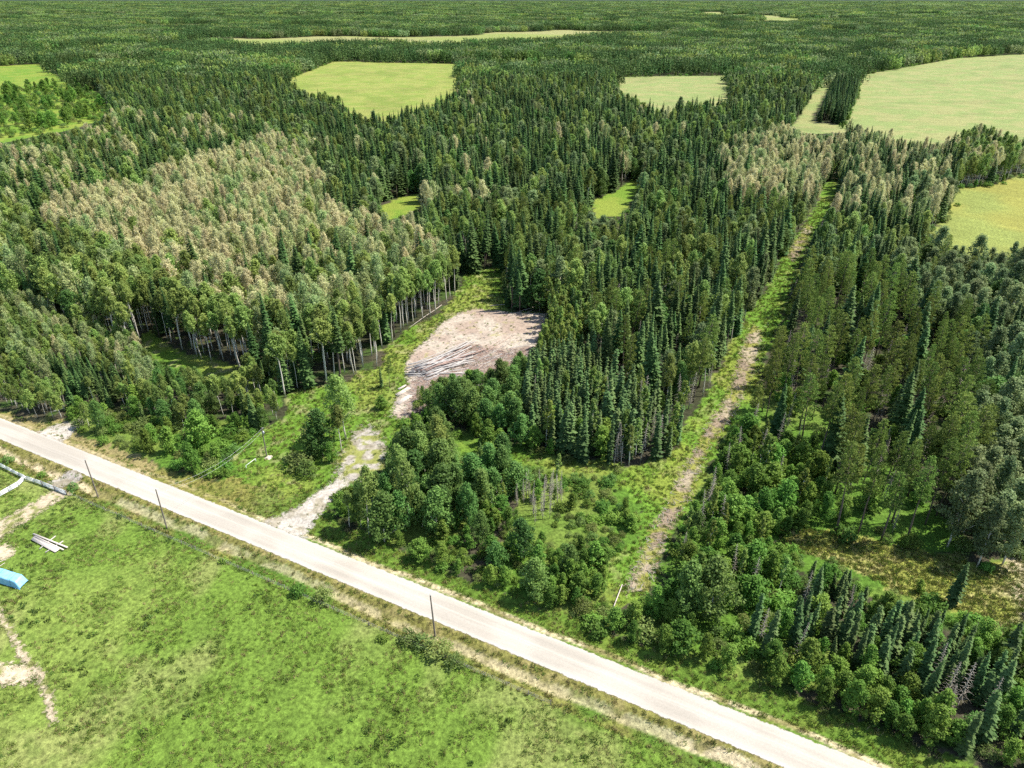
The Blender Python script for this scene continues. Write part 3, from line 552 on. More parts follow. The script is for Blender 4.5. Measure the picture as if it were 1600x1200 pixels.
REG = [  # polygon, where, mix, height factor, density
 ([(-3000, -2000), (4000, -2000), (4000, 3000), (-3000, 3000)], 'in the far dark mixed forest', A_(spruce_tree=.50, pine_tree=.05, poplar_tree=.18, aspen_tree=.15, silver_poplar_tree=.12), 1.0, 1.0),
 ([(-300, 190), (120, 180), (260, 200), (420, 215), (420, 240), (220, 290), (60, 345), (-300, 420)], 'in the mixed wood below the wet meadow', A_(spruce_tree=.48, poplar_tree=.22, aspen_tree=.18, faded_aspen_tree=.12), 1.05, 1.0),
 ([(-400, 100), (150, 130), (170, 180), (60, 205), (-400, 270)], 'scattered over the wet meadow', A_(shrub=.85, alder_tree=.15), 1.4, .24),
 ([(60, 345), (140, 320), (220, 290), (330, 255), (420, 232), (480, 258), (505, 300), (525, 340), (560, 372), (610, 372), (690, 405), (690, 440), (620, 470), (560, 500), (480, 515), (400, 515), (320, 490), (230, 430), (180, 400), (80, 372)], 'in the faded aspen stand', A_(fadedtan=.60, fadedg=.22, aspen_tree=.08, spruce_tree=.10), 1.0, 1.0),
 ([(400, 400), (560, 380), (690, 405), (690, 440), (620, 470), (560, 500), (470, 515)], 'in the greener margin of the faded aspens', A_(faded_aspen_tree=.20, fadedg=.32, aspen_tree=.36, spruce_tree=.12), 1.0, 1.0),
 ([(-600, 330), (80, 370), (180, 400), (245, 440), (300, 500), (250, 545), (180, 500), (80, 472), (-600, 420)], 'in the green aspen wood behind the roadside saplings', A_(aspen_tree=.60, fadedg=.14, spruce_tree=.16, poplar_tree=.10), 1.0, 1.0),
 ([(185, 445), (300, 480), (400, 510), (480, 515), (560, 500), (690, 430), (730, 440), (720, 480), (640, 530), (600, 590), (500, 610), (430, 595), (300, 570), (190, 525)], 'in the tall pale-trunked stand beside the clearing', A_(tallaspen=.70, fadedg=.14, spruce_tree=.16), 1.0, 1.5),
 ([(-800, 380), (0, 470), (100, 490), (180, 515), (232, 538), (245, 575), (222, 612), (160, 622), (90, 595), (0, 570), (-800, 420)], 'in the brushy aspen thicket by the road', A_(fadedg=.52, aspen_tree=.42, faded_aspen_tree=.06), .50, 1.0),
 ([(75, 560), (185, 565), (195, 625), (130, 645), (85, 610)], 'in the blue spruce row before the thicket', A_(spruce_tree=.85, aspen_tree=.15), .42, 1.1),
 ([(-800, 420), (0, 570), (60, 585), (95, 615), (90, 655), (-800, 600)], 'in the roadside aspens by the field entrance', A_(aspen_tree=.75, birch_tree=.25), .42, 1.0),
 ([(232, 575), (300, 560), (380, 570), (440, 600), (448, 650), (420, 668), (330, 668), (240, 655), (225, 610)], 'in the dense grove between road and clearing', A_(poplar_tree=.45, aspen_tree=.38, spruce_tree=.05, alder_tree=.12), .50, 1.0),
 ([(105, 620), (235, 650), (330, 668), (400, 672), (398, 690), (365, 720), (372, 745), (290, 738), (215, 708), (128, 676)], 'in the brush along the dry verge', A_(shrub=.72, alder_tree=.28), 1.0, .95),
 ([(730, 150), (1050, 190), (1120, 260), (1130, 330), (1000, 340), (840, 330), (700, 330), (600, 330), (560, 360), (520, 330), (500, 290), (480, 250), (560, 200)], 'in the tall dark spruce forest behind the clearing', A_(spruce_tree=.58, poplar_tree=.17, aspen_tree=.12, silver_poplar_tree=.11, faded_aspen_tree=.02), 1.08, 1.0),
 ([(840, 330), (1000, 330), (1130, 320), (1210, 330), (1240, 370), (1190, 460), (1100, 420), (1000, 440), (880, 420), (780, 470), (790, 400)], 'in the mixed spruce wood above the cut line', A_(spruce_tree=.42, dead_tree=.02, pine_tree=.14, poplar_tree=.12, aspen_tree=.18, silver_poplar_tree=.12), 1.0, 1.0),
 ([(870, 440), (1000, 430), (1100, 415), (1200, 440), (1160, 520), (1110, 600), (1020, 600), (930, 560), (880, 500)], 'in the spruce stand beside the cut line', A_(spruce_tree=.52, dead_tree=.03, pine_tree=.12, poplar_tree=.11, aspen_tree=.13, silver_poplar_tree=.09), 1.0, 1.0),
 ([(832, 480), (905, 465), (915, 520), (880, 575), (830, 560)], 'in the thin birches beside the clearing', A_(birch_tree=.9, black_spruce_tree=.1), 1.1, 1.3),
 ([(835, 560), (930, 560), (1020, 590), (1080, 620), (1070, 680), (1010, 725), (900, 722), (830, 700)], 'in the slender spruces facing the grassy hollow', A_(black_spruce_tree=.70, birch_tree=.12, alder_tree=.12, dead_tree=.06), 1.05, 1.1),
 ([(640, 600), (700, 575), (790, 545), (835, 580), (835, 690), (790, 690), (700, 665), (640, 660)], 'in the dark poplars beside the log pile', A_(poplar_tree=.93, alder_tree=.07), .8, .95),
 ([(515, 760), (560, 728), (600, 700), (650, 678), (710, 690), (780, 710), (800, 745), (800, 800), (700, 840), (600, 840), (520, 800)], 'in the leafy poplar clump at the driveway mouth', A_(poplar_tree=.76, aspen_tree=.10, alder_tree=.11, spruce_tree=.03), .82, 1.5),
 ([(640, 650), (700, 668), (800, 690), (800, 712), (745, 708), (700, 690), (640, 676)], 'in the bright bushes between the two poplar clumps', A_(shrub=.6, alder_tree=.4), .8, 1.0),
 ([(600, 835), (690, 835), (800, 830), (900, 860), (950, 900), (940, 985), (870, 950), (730, 908), (620, 855)], 'in the undergrowth along the lush verge', A_(alder_tree=.42, shrub=.52, poplar_tree=.06), .66, 1.2),
 ([(760, 780), (830, 745), (880, 760), (870, 830), (780, 830)], 'in the half-dead thicket beside the hollow', A_(dead_tree=.55, birch_tree=.15, alder_tree=.3), .66, 1.6),
 ([(800, 700), (960, 725), (985, 775), (1000, 802), (985, 850), (956, 872), (880, 850), (875, 760), (800, 740)], 'in the scrub between hollow and cut line', A_(shrub=.80, alder_tree=.20), .68, .9),
 ([(1170, 480), (1230, 440), (1300, 400), (1420, 440), (1500, 540), (1530, 640), (1520, 760), (1520, 880), (1330, 850), (1200, 740), (1150, 660)], 'in the open pine wood across the cut line', A_(pine_tree=.56, alder_tree=.12, shrub=.10, dead_tree=.10, spruce_tree=.12), 1.0, .5),
 ([(1230, 340), (1310, 330), (1400, 350), (1470, 400), (1440, 450), (1300, 430), (1215, 460)], 'in the mixed wood below the far field', A_(spruce_tree=.50, aspen_tree=.22, silver_poplar_tree=.18, dead_tree=.05), .95, 1.0),
 ([(1400, 400), (1500, 395), (1700, 400), (2000, 420), (2000, 800), (1600, 860), (1530, 860), (1510, 700), (1535, 600), (1500, 520), (1420, 470)], 'in the grey-green poplar wood', A_(silver_poplar_tree=.70, pine_tree=.12, poplar_tree=.10, spruce_tree=.08), .95, 1.0),
 ([(1040, 870), (1062, 810), (1085, 765), (1110, 720), (1140, 650), (1200, 690), (1300, 740), (1330, 820), (1220, 835), (1235, 880), (1230, 960), (1150, 1000), (1060, 985), (1005, 940)], 'in the alder thicket beside the cut line', A_(alder_tree=.68, dead_tree=.03, birch_tree=.07, poplar_tree=.04, shrub=.18), .9, 1.2),
 ([(1220, 845), (1330, 880), (1480, 945), (1600, 985), (1900, 1010), (2000, 1300), (1500, 1300), (1400, 1060), (1230, 1000)], 'in the slender spruces below the glade', A_(black_spruce_tree=.56, alder_tree=.30, shrub=.06, dead_tree=.06, spruce_tree=.02), .80, 1.15),
 ([(1005, 940), (1060, 975), (1230, 980), (1400, 1050), (1600, 1130), (1800, 1300), (1700, 1330), (1180, 1062), (1000, 1008)], 'in the roadside alders beyond the cut line', A_(alder_tree=.68, shrub=.24, black_spruce_tree=.05, dead_tree=.03), .85, 1.1),
 ([(1120, 255), (1180, 235), (1250, 220), (1315, 245), (1290, 330), (1210, 325), (1130, 315)], 'in the faded aspens at the top of the cut line', A_(faded_aspen_tree=.62, silver_poplar_tree=.2, spruce_tree=.18), 1.0, 1.0),
 ([(1295, 215), (1400, 225), (1500, 215), (1490, 300), (1470, 345), (1440, 362), (1300, 340)], 'in the mixed row between the two fields', A_(spruce_tree=.40, faded_aspen_tree=.26, lime=.24, silver_poplar_tree=.10), .95, 1.0),
 ([(1262, 190), (1296, 118), (1342, 118), (1338, 155), (1322, 192), (1300, 196)], 'in the block of spruces beside the upper field', A_(spruce_tree=1.0), .9, 1.2),
 ([(1480, 225), (1600, 205), (1900, 150), (1900, 230), (1600, 275), (1500, 296)], 'in the tree row along the side field', A_(lime=.4, aspen_tree=.3, faded_aspen_tree=.15, spruce_tree=.15), .9, 1.0),
]
OTH = {'lime': ('birch_tree', 3), 'fadedg': ('faded_aspen_tree', None), 'tallaspen': ('aspen_tree', None), 'fadedtan': ('faded_aspen_tree', None)}
def place_forest():
    pts = []
    for y0, y1, sp in ((52, 330, 1.75), (330, 620, 2.5), (620, 1010, 3.6)):
        xm = y1 * .80 + 35; xs = np.arange(-xm, xm, sp); ys = np.arange(y0, y1, sp); X, Y = np.meshgrid(xs, ys); X = X.ravel() + RNG.uniform(-.5, .5, X.size) * sp; Y = Y.ravel() + RNG.uniform(-.5, .5, Y.size) * sp
        k = np.abs(X) < Y * .80 + 35; pts.append(np.stack([X[k], Y[k]], 1))
    P = np.concatenate(pts); P = P[RNG.permutation(len(P))]; X, Y = P.T
    k = road_d(X, Y) > 8.5; X, Y = X[k], Y[k]; n = len(X)
    px, py = PX(X + (fbm(X / 20, Y / 20, 61) - .5) * 14, Y + (fbm(X / 20, Y / 20, 62) - .5) * 14, 9.0)
    reg = np.zeros(n, int)
    wx = (fbm(X / 20, Y / 20, 61) - .5) * 12; wy = (fbm(X / 20, Y / 20, 62) - .5) * 12
    for i, r in enumerate(REG):
        mh = sum(w * .5 * (SPEC[OTH.get(k, (k,))[0]][2] + SPEC[OTH.get(k, (k,))[0]][3]) for k, w in r[2].items()) / sum(r[2].values()) * r[3]
        reg[pip(*PX(X + wx, Y + wy, mh * .5), r[0])] = i
    qx, qy = PX(X, Y, 3.0); z = reg == 0
    for i, r in enumerate(REG[1:], 1): reg[z & pip(qx, qy, r[0])] = i
    low = next(i for i, r in enumerate(REG) if 'roadside alders beyond' in r[1]); reg[(reg == 0) & (qy > 600)] = low
    mixn = vnoise(X / 15, Y / 15, 63) * .55 + vnoise(X / 7, Y / 7, 64) * .25 + RNG.random(n) * .55; u = np.zeros(n); kinds = np.empty(n, object); var = np.full(n, -1)
    for i, r in enumerate(REG):
        m = np.where(reg == i)[0]; ks = list(r[2]); cs = np.cumsum([r[2][k] for k in ks]); u[m] = (np.argsort(np.argsort(mixn[m])) + .5) / max(1, len(m)); j = np.searchsorted(cs / cs[-1], u[m])
        for kk, name in enumerate(ks):
            s = m[j == kk]; kinds[s] = OTH.get(name, (name, None))[0]
            if name == 'lime': var[s] = 3
            if name == 'fadedtan': var[s] = RNG.choice([0, 1, 3, 5], len(s))
            if name == 'tallaspen': var[s] = RNG.choice([1, 3], len(s))
            if name == 'fadedg': var[s] = RNG.choice([2, 4], len(s))
    hf = np.array([r[3] for r in REG])[reg]; dens = np.array([r[4] for r in REG])[reg]
    lo = np.array([SPEC[k][2] for k in kinds]); hi = np.array([SPEC[k][3] for k in kinds]); h = (lo + (hi - lo) * RNG.beta(1.5, 1.4, n)) * hf
    ok = (RNG.random(n) < np.minimum(dens, 1)) & ~((vnoise(X / 10, Y / 10, 65) > .80) & (RNG.random(n) < .85))
    rad = np.empty(n)
    for k in PROTO:
        m = kinds == k; v = RNG.integers(0, len(PROTO[k]), n); var = np.where(m & (var < 0), v, var)
        if k == 'birch_tree': var = np.where(m & (var == 3) & ~np.isin(reg, [len(REG) - 1, len(REG) - 3]), 0, var)
        ph = np.array([p['h'] for p in PROTO[k]]); pr = np.array([p['r'] for p in PROTO[k]]); vv = np.clip(var, 0, len(ph) - 1)
        rad[m] = (pr[vv] * h / ph[vv])[m]
    FAR = ('side field', 'upper field', 'back field', 'small field'); NEAR = tuple(k for k in OPEN if k not in FAR); poke = RNG.random(n) < .38
    def bad(h, rad):
        b = open_mask(*PX(X, Y, 0))
        for f in (.25, .5, .75, .93):
            b |= open_mask(*PX(X, Y, h * f), NEAR)
            if f < .9:
                for s in (-.8, .8): b |= open_mask(*PX(X + s * rad, Y, h * f), NEAR)
            b |= open_mask(*PX(X, Y, h * f), FAR) & ~(poke & (f > .5))
        return b
    b1 = bad(h, rad); sc2 = RNG.uniform(.5, .7, n); b2 = bad(h * sc2, rad * sc2)
    use2 = b1 & ~b2 & (RNG.random(n) < .7); h = np.where(use2, h * sc2, h); rad = np.where(use2, rad * sc2, rad); wet = reg == 2
    sh = b1 & ~use2 & ~wet; hs_ = RNG.uniform(1.0, 2.6, n); b3 = bad(hs_, hs_ * .6); sh &= ~b3 & (RNG.random(n) < .45) & (Y < 420)
    kinds = np.where(sh, 'shrub', kinds); h = np.where(sh, hs_, h); var = np.where(sh, RNG.integers(0, 5, n), var); rad = np.where(sh, hs_ * .7, rad)
    ok &= ~(b1 & ~use2 & ~wet & ~sh)
    # spacing
    sel = np.where(ok)[0]; cell = 3.0; grid = {}; keep = []
    fac = 1.22 / np.sqrt(np.maximum(dens, 1)); far = 1 + sm(330, 800, Y) * .35
    gap = np.clip(rad * fac * far * np.where(kinds == 'pine_tree', 1.25, 1.0), .7, 4.5)
    gx = (X / cell).astype(int); gy = (Y / cell).astype(int)
    for i in sel:
        c = (gx[i], gy[i]); g = gap[i]; bad_ = False
        for dx in (-1, 0, 1):
            for dy in (-1, 0, 1):
                for j in grid.get((c[0] + dx, c[1] + dy), ()):
                    if (X[i] - X[j]) ** 2 + (Y[i] - Y[j]) ** 2 < ((g + gap[j]) * .56) ** 2: bad_ = True; break
                if bad_: break
            if bad_: break
        if not bad_: grid.setdefault(c, []).append(i); keep.append(i)
    keep = np.array(keep)
    return [dict(x=float(X[i]), y=float(Y[i]), kind=kinds[i], v=int(var[i]), h=float(h[i]), reg=int(reg[i]), r=float(rad[i]), label=None) for i in keep]
TREES = place_forest()
ff_clear = [t for t in TREES if not (t['y'] > 1000 and bool(far_field(np.array([t['x']]), np.array([t['y']]))[0]))]; TREES = ff_clear

# trees that stand out one by one: base pixel, height in metres, kind, variant, label
HERO = [
 ((541, 688), 20, 'aspen_tree', 4, 'tall full-crowned aspen standing alone at the head of the gravel driveway'),
 ((534, 708), 14.5, 'aspen_tree', 1, 'shorter aspen with bright white bare trunk beside the gravel driveway'),
 ((505, 712), 14, 'poplar_tree', 1, 'pointed dark poplar in the clump on the near side of the driveway head'),
 ((488, 716), 9, 'poplar_tree', 2, 'low broad poplar at the outer foot of the driveway clump'),
 ((518, 722), 6, 'alder_tree', 0, 'small bushy alder at the foot of the white-trunked aspen'),
 ((480, 742), 4, 'shrub', 3, 'dark shrub below the driveway clump nearest the road verge'),
 ((468, 728), 4.2, 'shrub', 0, 'olive willow shrub between the driveway clump and service pole'),
 ((597, 607), 7.5, 'black_spruce_tree', 1, 'small dark spruce standing before the log pile'),
 ((609, 608), 11, 'pine_tree', 3, 'thin olive pine beside the small dark spruce at the clearing'),
 ((598, 640), 4.2, 'alder_tree', 2, 'dark rounded bush in the grass beside the stacked beams'),
 ((658, 648), 9, 'pine_tree', 1, 'slim pine at the edge of the log debris'),
 ((676, 642), 9.5, 'pine_tree', 2, 'second slim pine at the edge of the log debris'),
 ((632, 668), 2.6, 'shrub', 1, 'round green shrub where the driveway meets the poplars'),
 ((226, 657), 6.5, 'spruce_tree', 4, 'small blue-green spruce standing alone in the roadside brush'),
 ((158, 676), 10, 'poplar_tree', 3, 'leafy poplar beside the field entrance, tallest of its clump'),
 ((140, 668), 8, 'aspen_tree', 5, 'lighter aspen at the corner of the field entrance'),
 ((95, 650), 9, 'aspen_tree', 2, 'leaning aspen with bare white trunk at the field entrance'),
 ((868, 757), 8.5, 'birch_tree', 1, 'lone thin tree with tufted top in the grassy hollow'),
 ((750, 728), 7.5, 'spruce_tree', 2, 'small dark spruce inside the leafy poplar clump'),
 ((893, 795), 4.6, 'alder_tree', 3, 'bright rounded alder below the lone thin tree'),
 ((835, 935), 10, 'poplar_tree', 0, 'tall leafy poplar above the lush road verge'),
 ((888, 905), 9, 'poplar_tree', 1, 'second leafy poplar above the lush road verge'),
 ((1486, 944), 11.5, 'black_spruce_tree', 1, 'lone dark spruce rising at the edge of the glade'),
 ((1436, 925), 3.2, 'alder_tree', 1, 'low bright bush on the near edge of the glade'),
 ((912, 955), 3.2, 'shrub', 0, 'broad olive willow bush beside the foot of the cut line'),
 ((933, 985), 2.3, 'shrub', 4, 'vivid green round bush on the lush verge'),
 ((975, 978), 3.2, 'shrub', 2, 'wide olive willow bush at the mouth of the cut line'),
 ((1005, 992), 3.4, 'shrub', 0, 'second olive willow bush at the mouth of the cut line'),
 ((1032, 1003), 3.0, 'shrub', 2, 'third olive willow bush at the mouth of the cut line'),
 ((467, 928), 2.6, 'shrub', 1, 'green bush on the field fence, first of the pair'),
 ((505, 938), 3.0, 'shrub', 0, 'greyish bush on the field fence, second of the pair'),
 ((640, 1002), 2.4, 'shrub', 0, 'small willow at the outer end of the fence-line thicket'),
 ((662, 1010), 2.9, 'shrub', 2, 'willow bush in the fence-line thicket below the utility pole'),
 ((685, 1022), 3.0, 'shrub', 0, 'broad willow in the middle of the fence-line thicket'),
 ((712, 1038), 2.6, 'shrub', 2, 'willow at the road end of the fence-line thicket'),
 ((115, 764), 1.9, 'shrub', 3, 'dark bush beside the end of the white board fence'),
 ((190, 808), 1.5, 'shrub', 0, 'small grey-green bush on the field fence between two poles'),
 ((14, 722), 2.2, 'shrub', 3, 'dark shrub behind the white fence in the ditch'),
 ((66, 744), 1.6, 'shrub', 1, 'low green shrub in the ditch behind the white fence'),
 ((598, 1000), 1.2, 'shrub', 4, 'low weedy shrub on the field fence'),
 ((350, 878), 1.1, 'shrub', 4, 'low weedy shrub on the field fence below the road'),
]
for (bp, h, kd, v, lab) in HERO:
    x, y = G(*bp); p = PROTO[kd][v]; TREES.append(dict(x=x, y=y, kind=kd, v=v, h=h, reg=0, r=p['r'] * h / p['h'], label=lab))
hx = np.array([[t['x'], t['y']] for t in TREES[-len(HERO):]])
for fk in ('side field', 'upper field', 'back field', 'small field', 'glade'):
    P = OPEN[fk]; rg = next((i for i, r in enumerate(REG) if fk == 'glade' and 'slender spruces below' in r[1]), 0)
    for a_, b_ in zip(P, P[1:] + P[:1]):
        A2, B2 = np.array(G(*a_)), np.array(G(*b_)); Ln = np.linalg.norm(B2 - A2)
        if Ln > 900: continue
        for q in range(int(Ln / 4.5)):
            x, y = A2 + (B2 - A2) * RNG.random() + RNG.normal(0, 1.6, 2); kd = RNG.choice(['shrub', 'shrub', 'alder_tree']); v = int(RNG.integers(0, 5)); h = RNG.uniform(1.4, 3.4) if kd == 'shrub' else RNG.uniform(3, 5.5); p = PROTO[kd][v]
            TREES.append(dict(x=float(x), y=float(y), kind=kd, v=v, h=float(h), reg=0, r=p['r'] * h / p['h'], label=None, margin=fk))
def crowded(t):
    if t['label']: return False
    d = np.hypot(hx[:, 0] - t['x'], hx[:, 1] - t['y']); return d.min() < 1.6
TREES = [t for t in TREES if not crowded(t)]

# how much of each tree shows: paint the crowns near to far on a coarse picture
W_, H_ = 800, 600
cover = np.zeros((H_, W_), bool)
TREES.sort(key=lambda t: t['y'] ** 2 + t['x'] ** 2)
TX = np.array([t['x'] for t in TREES]); TY = np.array([t['y'] for t in TREES]); TH_ = np.array([t['h'] for t in TREES]); TR = np.array([t['r'] for t in TREES]); TZ = ground_z(TX, TY)
bx, by = PX(TX, TY, TZ); tx, ty = PX(TX, TY, TZ + TH_); ex, _ = PX(TX + TR, TY, TZ + TH_ * .5); mx_, _ = PX(TX, TY, TZ + TH_ * .5)
for i, t in enumerate(TREES):
    hw = max(1, (ex[i] - mx_[i]) / 2 * .8); x0 = int(max(0, mx_[i] / 2 - hw)); x1 = int(min(W_, mx_[i] / 2 + hw + 1)); y0 = int(max(0, ty[i] / 2)); y1 = int(min(H_, by[i] / 2 - (by[i] - ty[i]) * .12 + 1))
    t['z'] = float(TZ[i]) - .05; t['vis'] = 0; t['hpx'] = float(by[i] - ty[i]); t['b'] = (float(bx[i]), float(by[i])); t['c'] = (float(mx_[i]), float((by[i] + ty[i]) / 2))
    if x1 <= x0 or y1 <= y0: continue
    c = cover[y0:y1, x0:x1]; t['vis'] = int((~c).sum()); c[:] = True

def edge_of(b):
    for k in ('road', 'driveway', 'cut line', 'glade', 'side field', 'upper field', 'grassy hollow'):
        for dx, dy in ((0, 9), (10, 3), (-10, 3), (0, 16)):
            if bool(pip(np.array([b[0] + dx]), np.array([b[1] + dy]), OPEN[k])[0]):
                return {'road': 'at the road verge', 'driveway': 'at the edge of the clearing and driveway', 'cut line': 'bordering the cut line', 'glade': 'bordering the glade', 'side field': 'bordering the side field', 'upper field': 'bordering the upper field', 'grassy hollow': 'bordering the grassy hollow'}[k]
    return ''
for i, q in enumerate(REG):
    L = [t for t in TREES if t['reg'] == i and not t['label'] and t['vis'] > 6]
    if not L: continue
    a1, a2 = np.quantile([t['y'] for t in L], [.33, .66]); b1, b2 = np.quantile([t['x'] / t['y'] for t in L], [.4, .6])
    cutx = 1130 > np.mean([t['c'][0] for t in L]); sides = ('on the side away from the cut line', '', 'on the cut line side') if cutx else ('on the cut line side', '', 'on the side away from the cut line')
    for t in L: f_ = t['x'] / t['y']; t['side'] = sides[0 if f_ < b1 else 2 if f_ > b2 else 1]
    for t in L: t['part'] = ('at the front of' if t['y'] < a1 else 'amid' if t['y'] < a2 else 'at the back of')
by_kind = {}
for t in TREES: by_kind.setdefault(t['kind'], []).append(t)
LIMIT = {'spruce_tree': 300, 'black_spruce_tree': 200, 'pine_tree': 180, 'aspen_tree': 290, 'poplar_tree': 230, 'silver_poplar_tree': 120, 'faded_aspen_tree': 240, 'birch_tree': 110, 'alder_tree': 280, 'shrub': 220, 'dead_tree': 60}
def thing_tree(t):
    p = PROTO[t['kind']][t['v']]; s = t['h'] / p['h']; rz = RNG.uniform(0, 6.28); wid = s * RNG.uniform(.8, 1.22); lean = RNG.normal(0, .035, 2)
    parts = t['hpx'] > 34 or t['label']
    o = bpy.data.objects.new(t['kind'], None if parts else p['joined']); COL.objects.link(o)
    o.location = (t['x'], t['y'], t['z']); o.rotation_euler = (lean[0], lean[1], rz); o.scale = (wid, wid, s)
    if parts:
        o.empty_display_size = .5
        for nm, me in (('trunk' if t['kind'] != 'shrub' else 'stem', p['trunk']), (p['cname'], p['crown'])):
            c = bpy.data.objects.new(nm, me); COL.objects.link(c); c.parent = o
    cat, adj, lo, hi = SPEC[t['kind']]
    if t['label']: o['label'] = t['label']
    else:
        q = REG[t['reg']] if not t.get('margin') else (None, f"on the brushy margin of the {t['margin']}", None, 1.0); sz = t['h'] / q[3]; f = (sz - lo) / (hi - lo); ad = 'tall ' if f > .66 else ('short ' if f < .3 else '')
        e = edge_of(t['b']); np_ = q[1]
        if np_.startswith('in '): np_ = t['part'] + ' ' + np_[3:]
        e = e or ('' if 'cut line' in np_ and 'cut line' in t.get('side', '') else t.get('side', ''))
        lab = f'{ad}{adj} {np_}' + (f', {e}' if e else '')
        if len(lab.split()) > 16 and e.startswith('on the side'): lab = f'{ad}{adj} {np_}, away from the cut line'
        if len(lab.split()) > 16: lab = f'{ad}{adj} {np_}'
        if len(lab.split()) > 16: lab = (lab[len(ad):] if ad else lab).replace('bright green bushy ', 'bushy ').replace('dark green ', 'dark ')
        while len(lab.split()) > 16: lab = lab.split(' ', 1)[1]
        o['label'] = lab; adj = lab.split(' ' + np_.split()[0] + ' ')[0]; o['group'] = lab.replace(adj, adj + (' trees' if t['kind'] != 'shrub' else 's'), 1)
    o['category'] = cat
    return o

def stuff_nodes(name, coll):
    ng = bpy.data.node_groups.new(name, 'GeometryNodeTree')
    ng.interface.new_socket('Geometry', in_out='INPUT', socket_type='NodeSocketGeometry'); ng.interface.new_socket('Geometry', in_out='OUTPUT', socket_type='NodeSocketGeometry')
    gi = ng.nodes.new('NodeGroupInput'); go = ng.nodes.new('NodeGroupOutput'); ip = ng.nodes.new('GeometryNodeInstanceOnPoints'); ci = ng.nodes.new('GeometryNodeCollectionInfo')
    ci.inputs['Collection'].default_value = coll; ci.inputs['Separate Children'].default_value = True; ci.inputs['Reset Children'].default_value = True
    def at(nm, ty):
        a = ng.nodes.new('GeometryNodeInputNamedAttribute'); a.data_type = ty; a.inputs['Name'].default_value = nm; return a.outputs['Attribute']
    L = ng.links.new
    L(gi.outputs[0], ip.inputs['Points']); L(ci.outputs[0], ip.inputs['Instance']); ip.inputs['Pick Instance'].default_value = True
    L(at('pick', 'INT'), ip.inputs['Instance Index']); L(at('turn', 'FLOAT_VECTOR'), ip.inputs['Rotation']); L(at('size', 'FLOAT_VECTOR'), ip.inputs['Scale'])
    L(ip.outputs[0], go.inputs[0]); return ng
def scatter(name, meshes, P, pick, turn, size, label, cat):
    """one mass of uncountable things: copies of a few meshes on points"""
    coll = bpy.data.collections.new(name + '_source')
    for i, me in enumerate(meshes): coll.objects.link(bpy.data.objects.new(f'{name}_{i:02d}', me))
    me = bpy.data.meshes.new(name); P = np.asarray(P, np.float32); me.vertices.add(len(P)); me.vertices.foreach_set('co', P.ravel())
    me.attributes.new('pick', 'INT', 'POINT').data.foreach_set('value', np.asarray(pick, np.int32))
    me.attributes.new('turn', 'FLOAT_VECTOR', 'POINT').data.foreach_set('vector', np.asarray(turn, np.float32).ravel())
    me.attributes.new('size', 'FLOAT_VECTOR', 'POINT').data.foreach_set('vector', np.asarray(size, np.float32).ravel())
    o = bpy.data.objects.new(name, me); COL.objects.link(o); md = o.modifiers.new('spread', 'NODES'); md.node_group = stuff_nodes(name, coll)
    o['kind'] = 'stuff'; o['label'] = label; o['category'] = cat; return o

counts = {}
for kd, L in by_kind.items():
    L.sort(key=lambda t: -(t['vis'] + (1e6 if t['label'] else 0)))
    n = min(LIMIT[kd], sum(1 for t in L if t['vis'] > 6 or t['label'])); ind, rest = L[:n], L[n:]; counts[kd] = (n, len(rest))
    for t in ind: thing_tree(t)
    if rest:
        hp = np.array([PROTO[kd][t['v']]['h'] for t in rest]); s = np.array([t['h'] for t in rest]) / hp; w = s * RNG.uniform(.8, 1.22, len(rest))
        tn = np.stack([RNG.normal(0, .035, len(rest)), RNG.normal(0, .035, len(rest)), RNG.uniform(0, 6.28, len(rest))], 1)
        scatter(kd.replace('_tree', '') + '_foliage_mass', [p['joined'] for p in PROTO[kd]], [(t['x'], t['y'], t['z']) for t in rest], [t['v'] for t in rest], tn, np.stack([w, w, s], 1),
                f'remaining mass of {SPEC[kd][1].split(" with")[0]} crowns filling the forest', 'forest')
print('TREES', counts)

# far forest beyond a kilometre: patches of simple crowns
def far_patch(seed, decid):
    rng = np.random.default_rng(seed); s = Soup(); P = []
    for k in range(26):
        c = np.array([rng.uniform(-13, 13), rng.uniform(-13, 13), 0]); h = rng.uniform(13, 21); r = rng.uniform(2.2, 3.2) if decid else rng.uniform(1.8, 2.6)
        n = 26; z = rng.uniform(.15, 1, n); a = rng.uniform(0, 6.28, n); rr = r * (np.sin(np.pi * np.clip(z, .05, .97)) ** .7 if decid else (1.08 - z)); q = c + np.stack([np.cos(a) * rr, np.sin(a) * rr, z * h], 1)
        P.append(leaf_quads(rng, q, 2.0 if decid else 1.5, .4, np.stack([np.cos(a), np.sin(a), .4 + 0 * a], 1)))
    s.quads(np.concatenate(P)); return s.mesh('far_patch', M[['spruce', 'poplar', 'spruce', 'silver', 'aspen'][seed % 5]])
FX = []; 
for y0, y1, sp in ((985, 2000, 22), (2000, 4200, 30), (4200, 9000, 60), (9000, 22000, 170)):
    ys = np.arange(y0, y1, sp); xm = y1 * .82; X, Y = np.meshgrid(np.arange(-xm, xm, sp), ys); X = X.ravel() + RNG.uniform(-6, 6, X.size); Y = Y.ravel() + RNG.uniform(-6, 6, Y.size); k = (np.abs(X) < .82 * Y) & ~far_field(X, Y)
    k &= ~open_mask(*PX(X, Y, 0)) & ~open_mask(*PX(X, Y, 12)); FX.append(np.stack([X[k], Y[k], np.full(k.sum(), sp / 22.)], 1))
FX = np.concatenate(FX); nF = len(FX); print('far patches', nF)
sz = np.stack([FX[:, 2], FX[:, 2], RNG.uniform(.85, 1.1, nF)], 1)
pk = np.where(fbm(FX[:, 0] / 90, FX[:, 1] / 90, 77) > .55, RNG.choice([1, 3, 4], nF), RNG.choice([0, 2], nF))
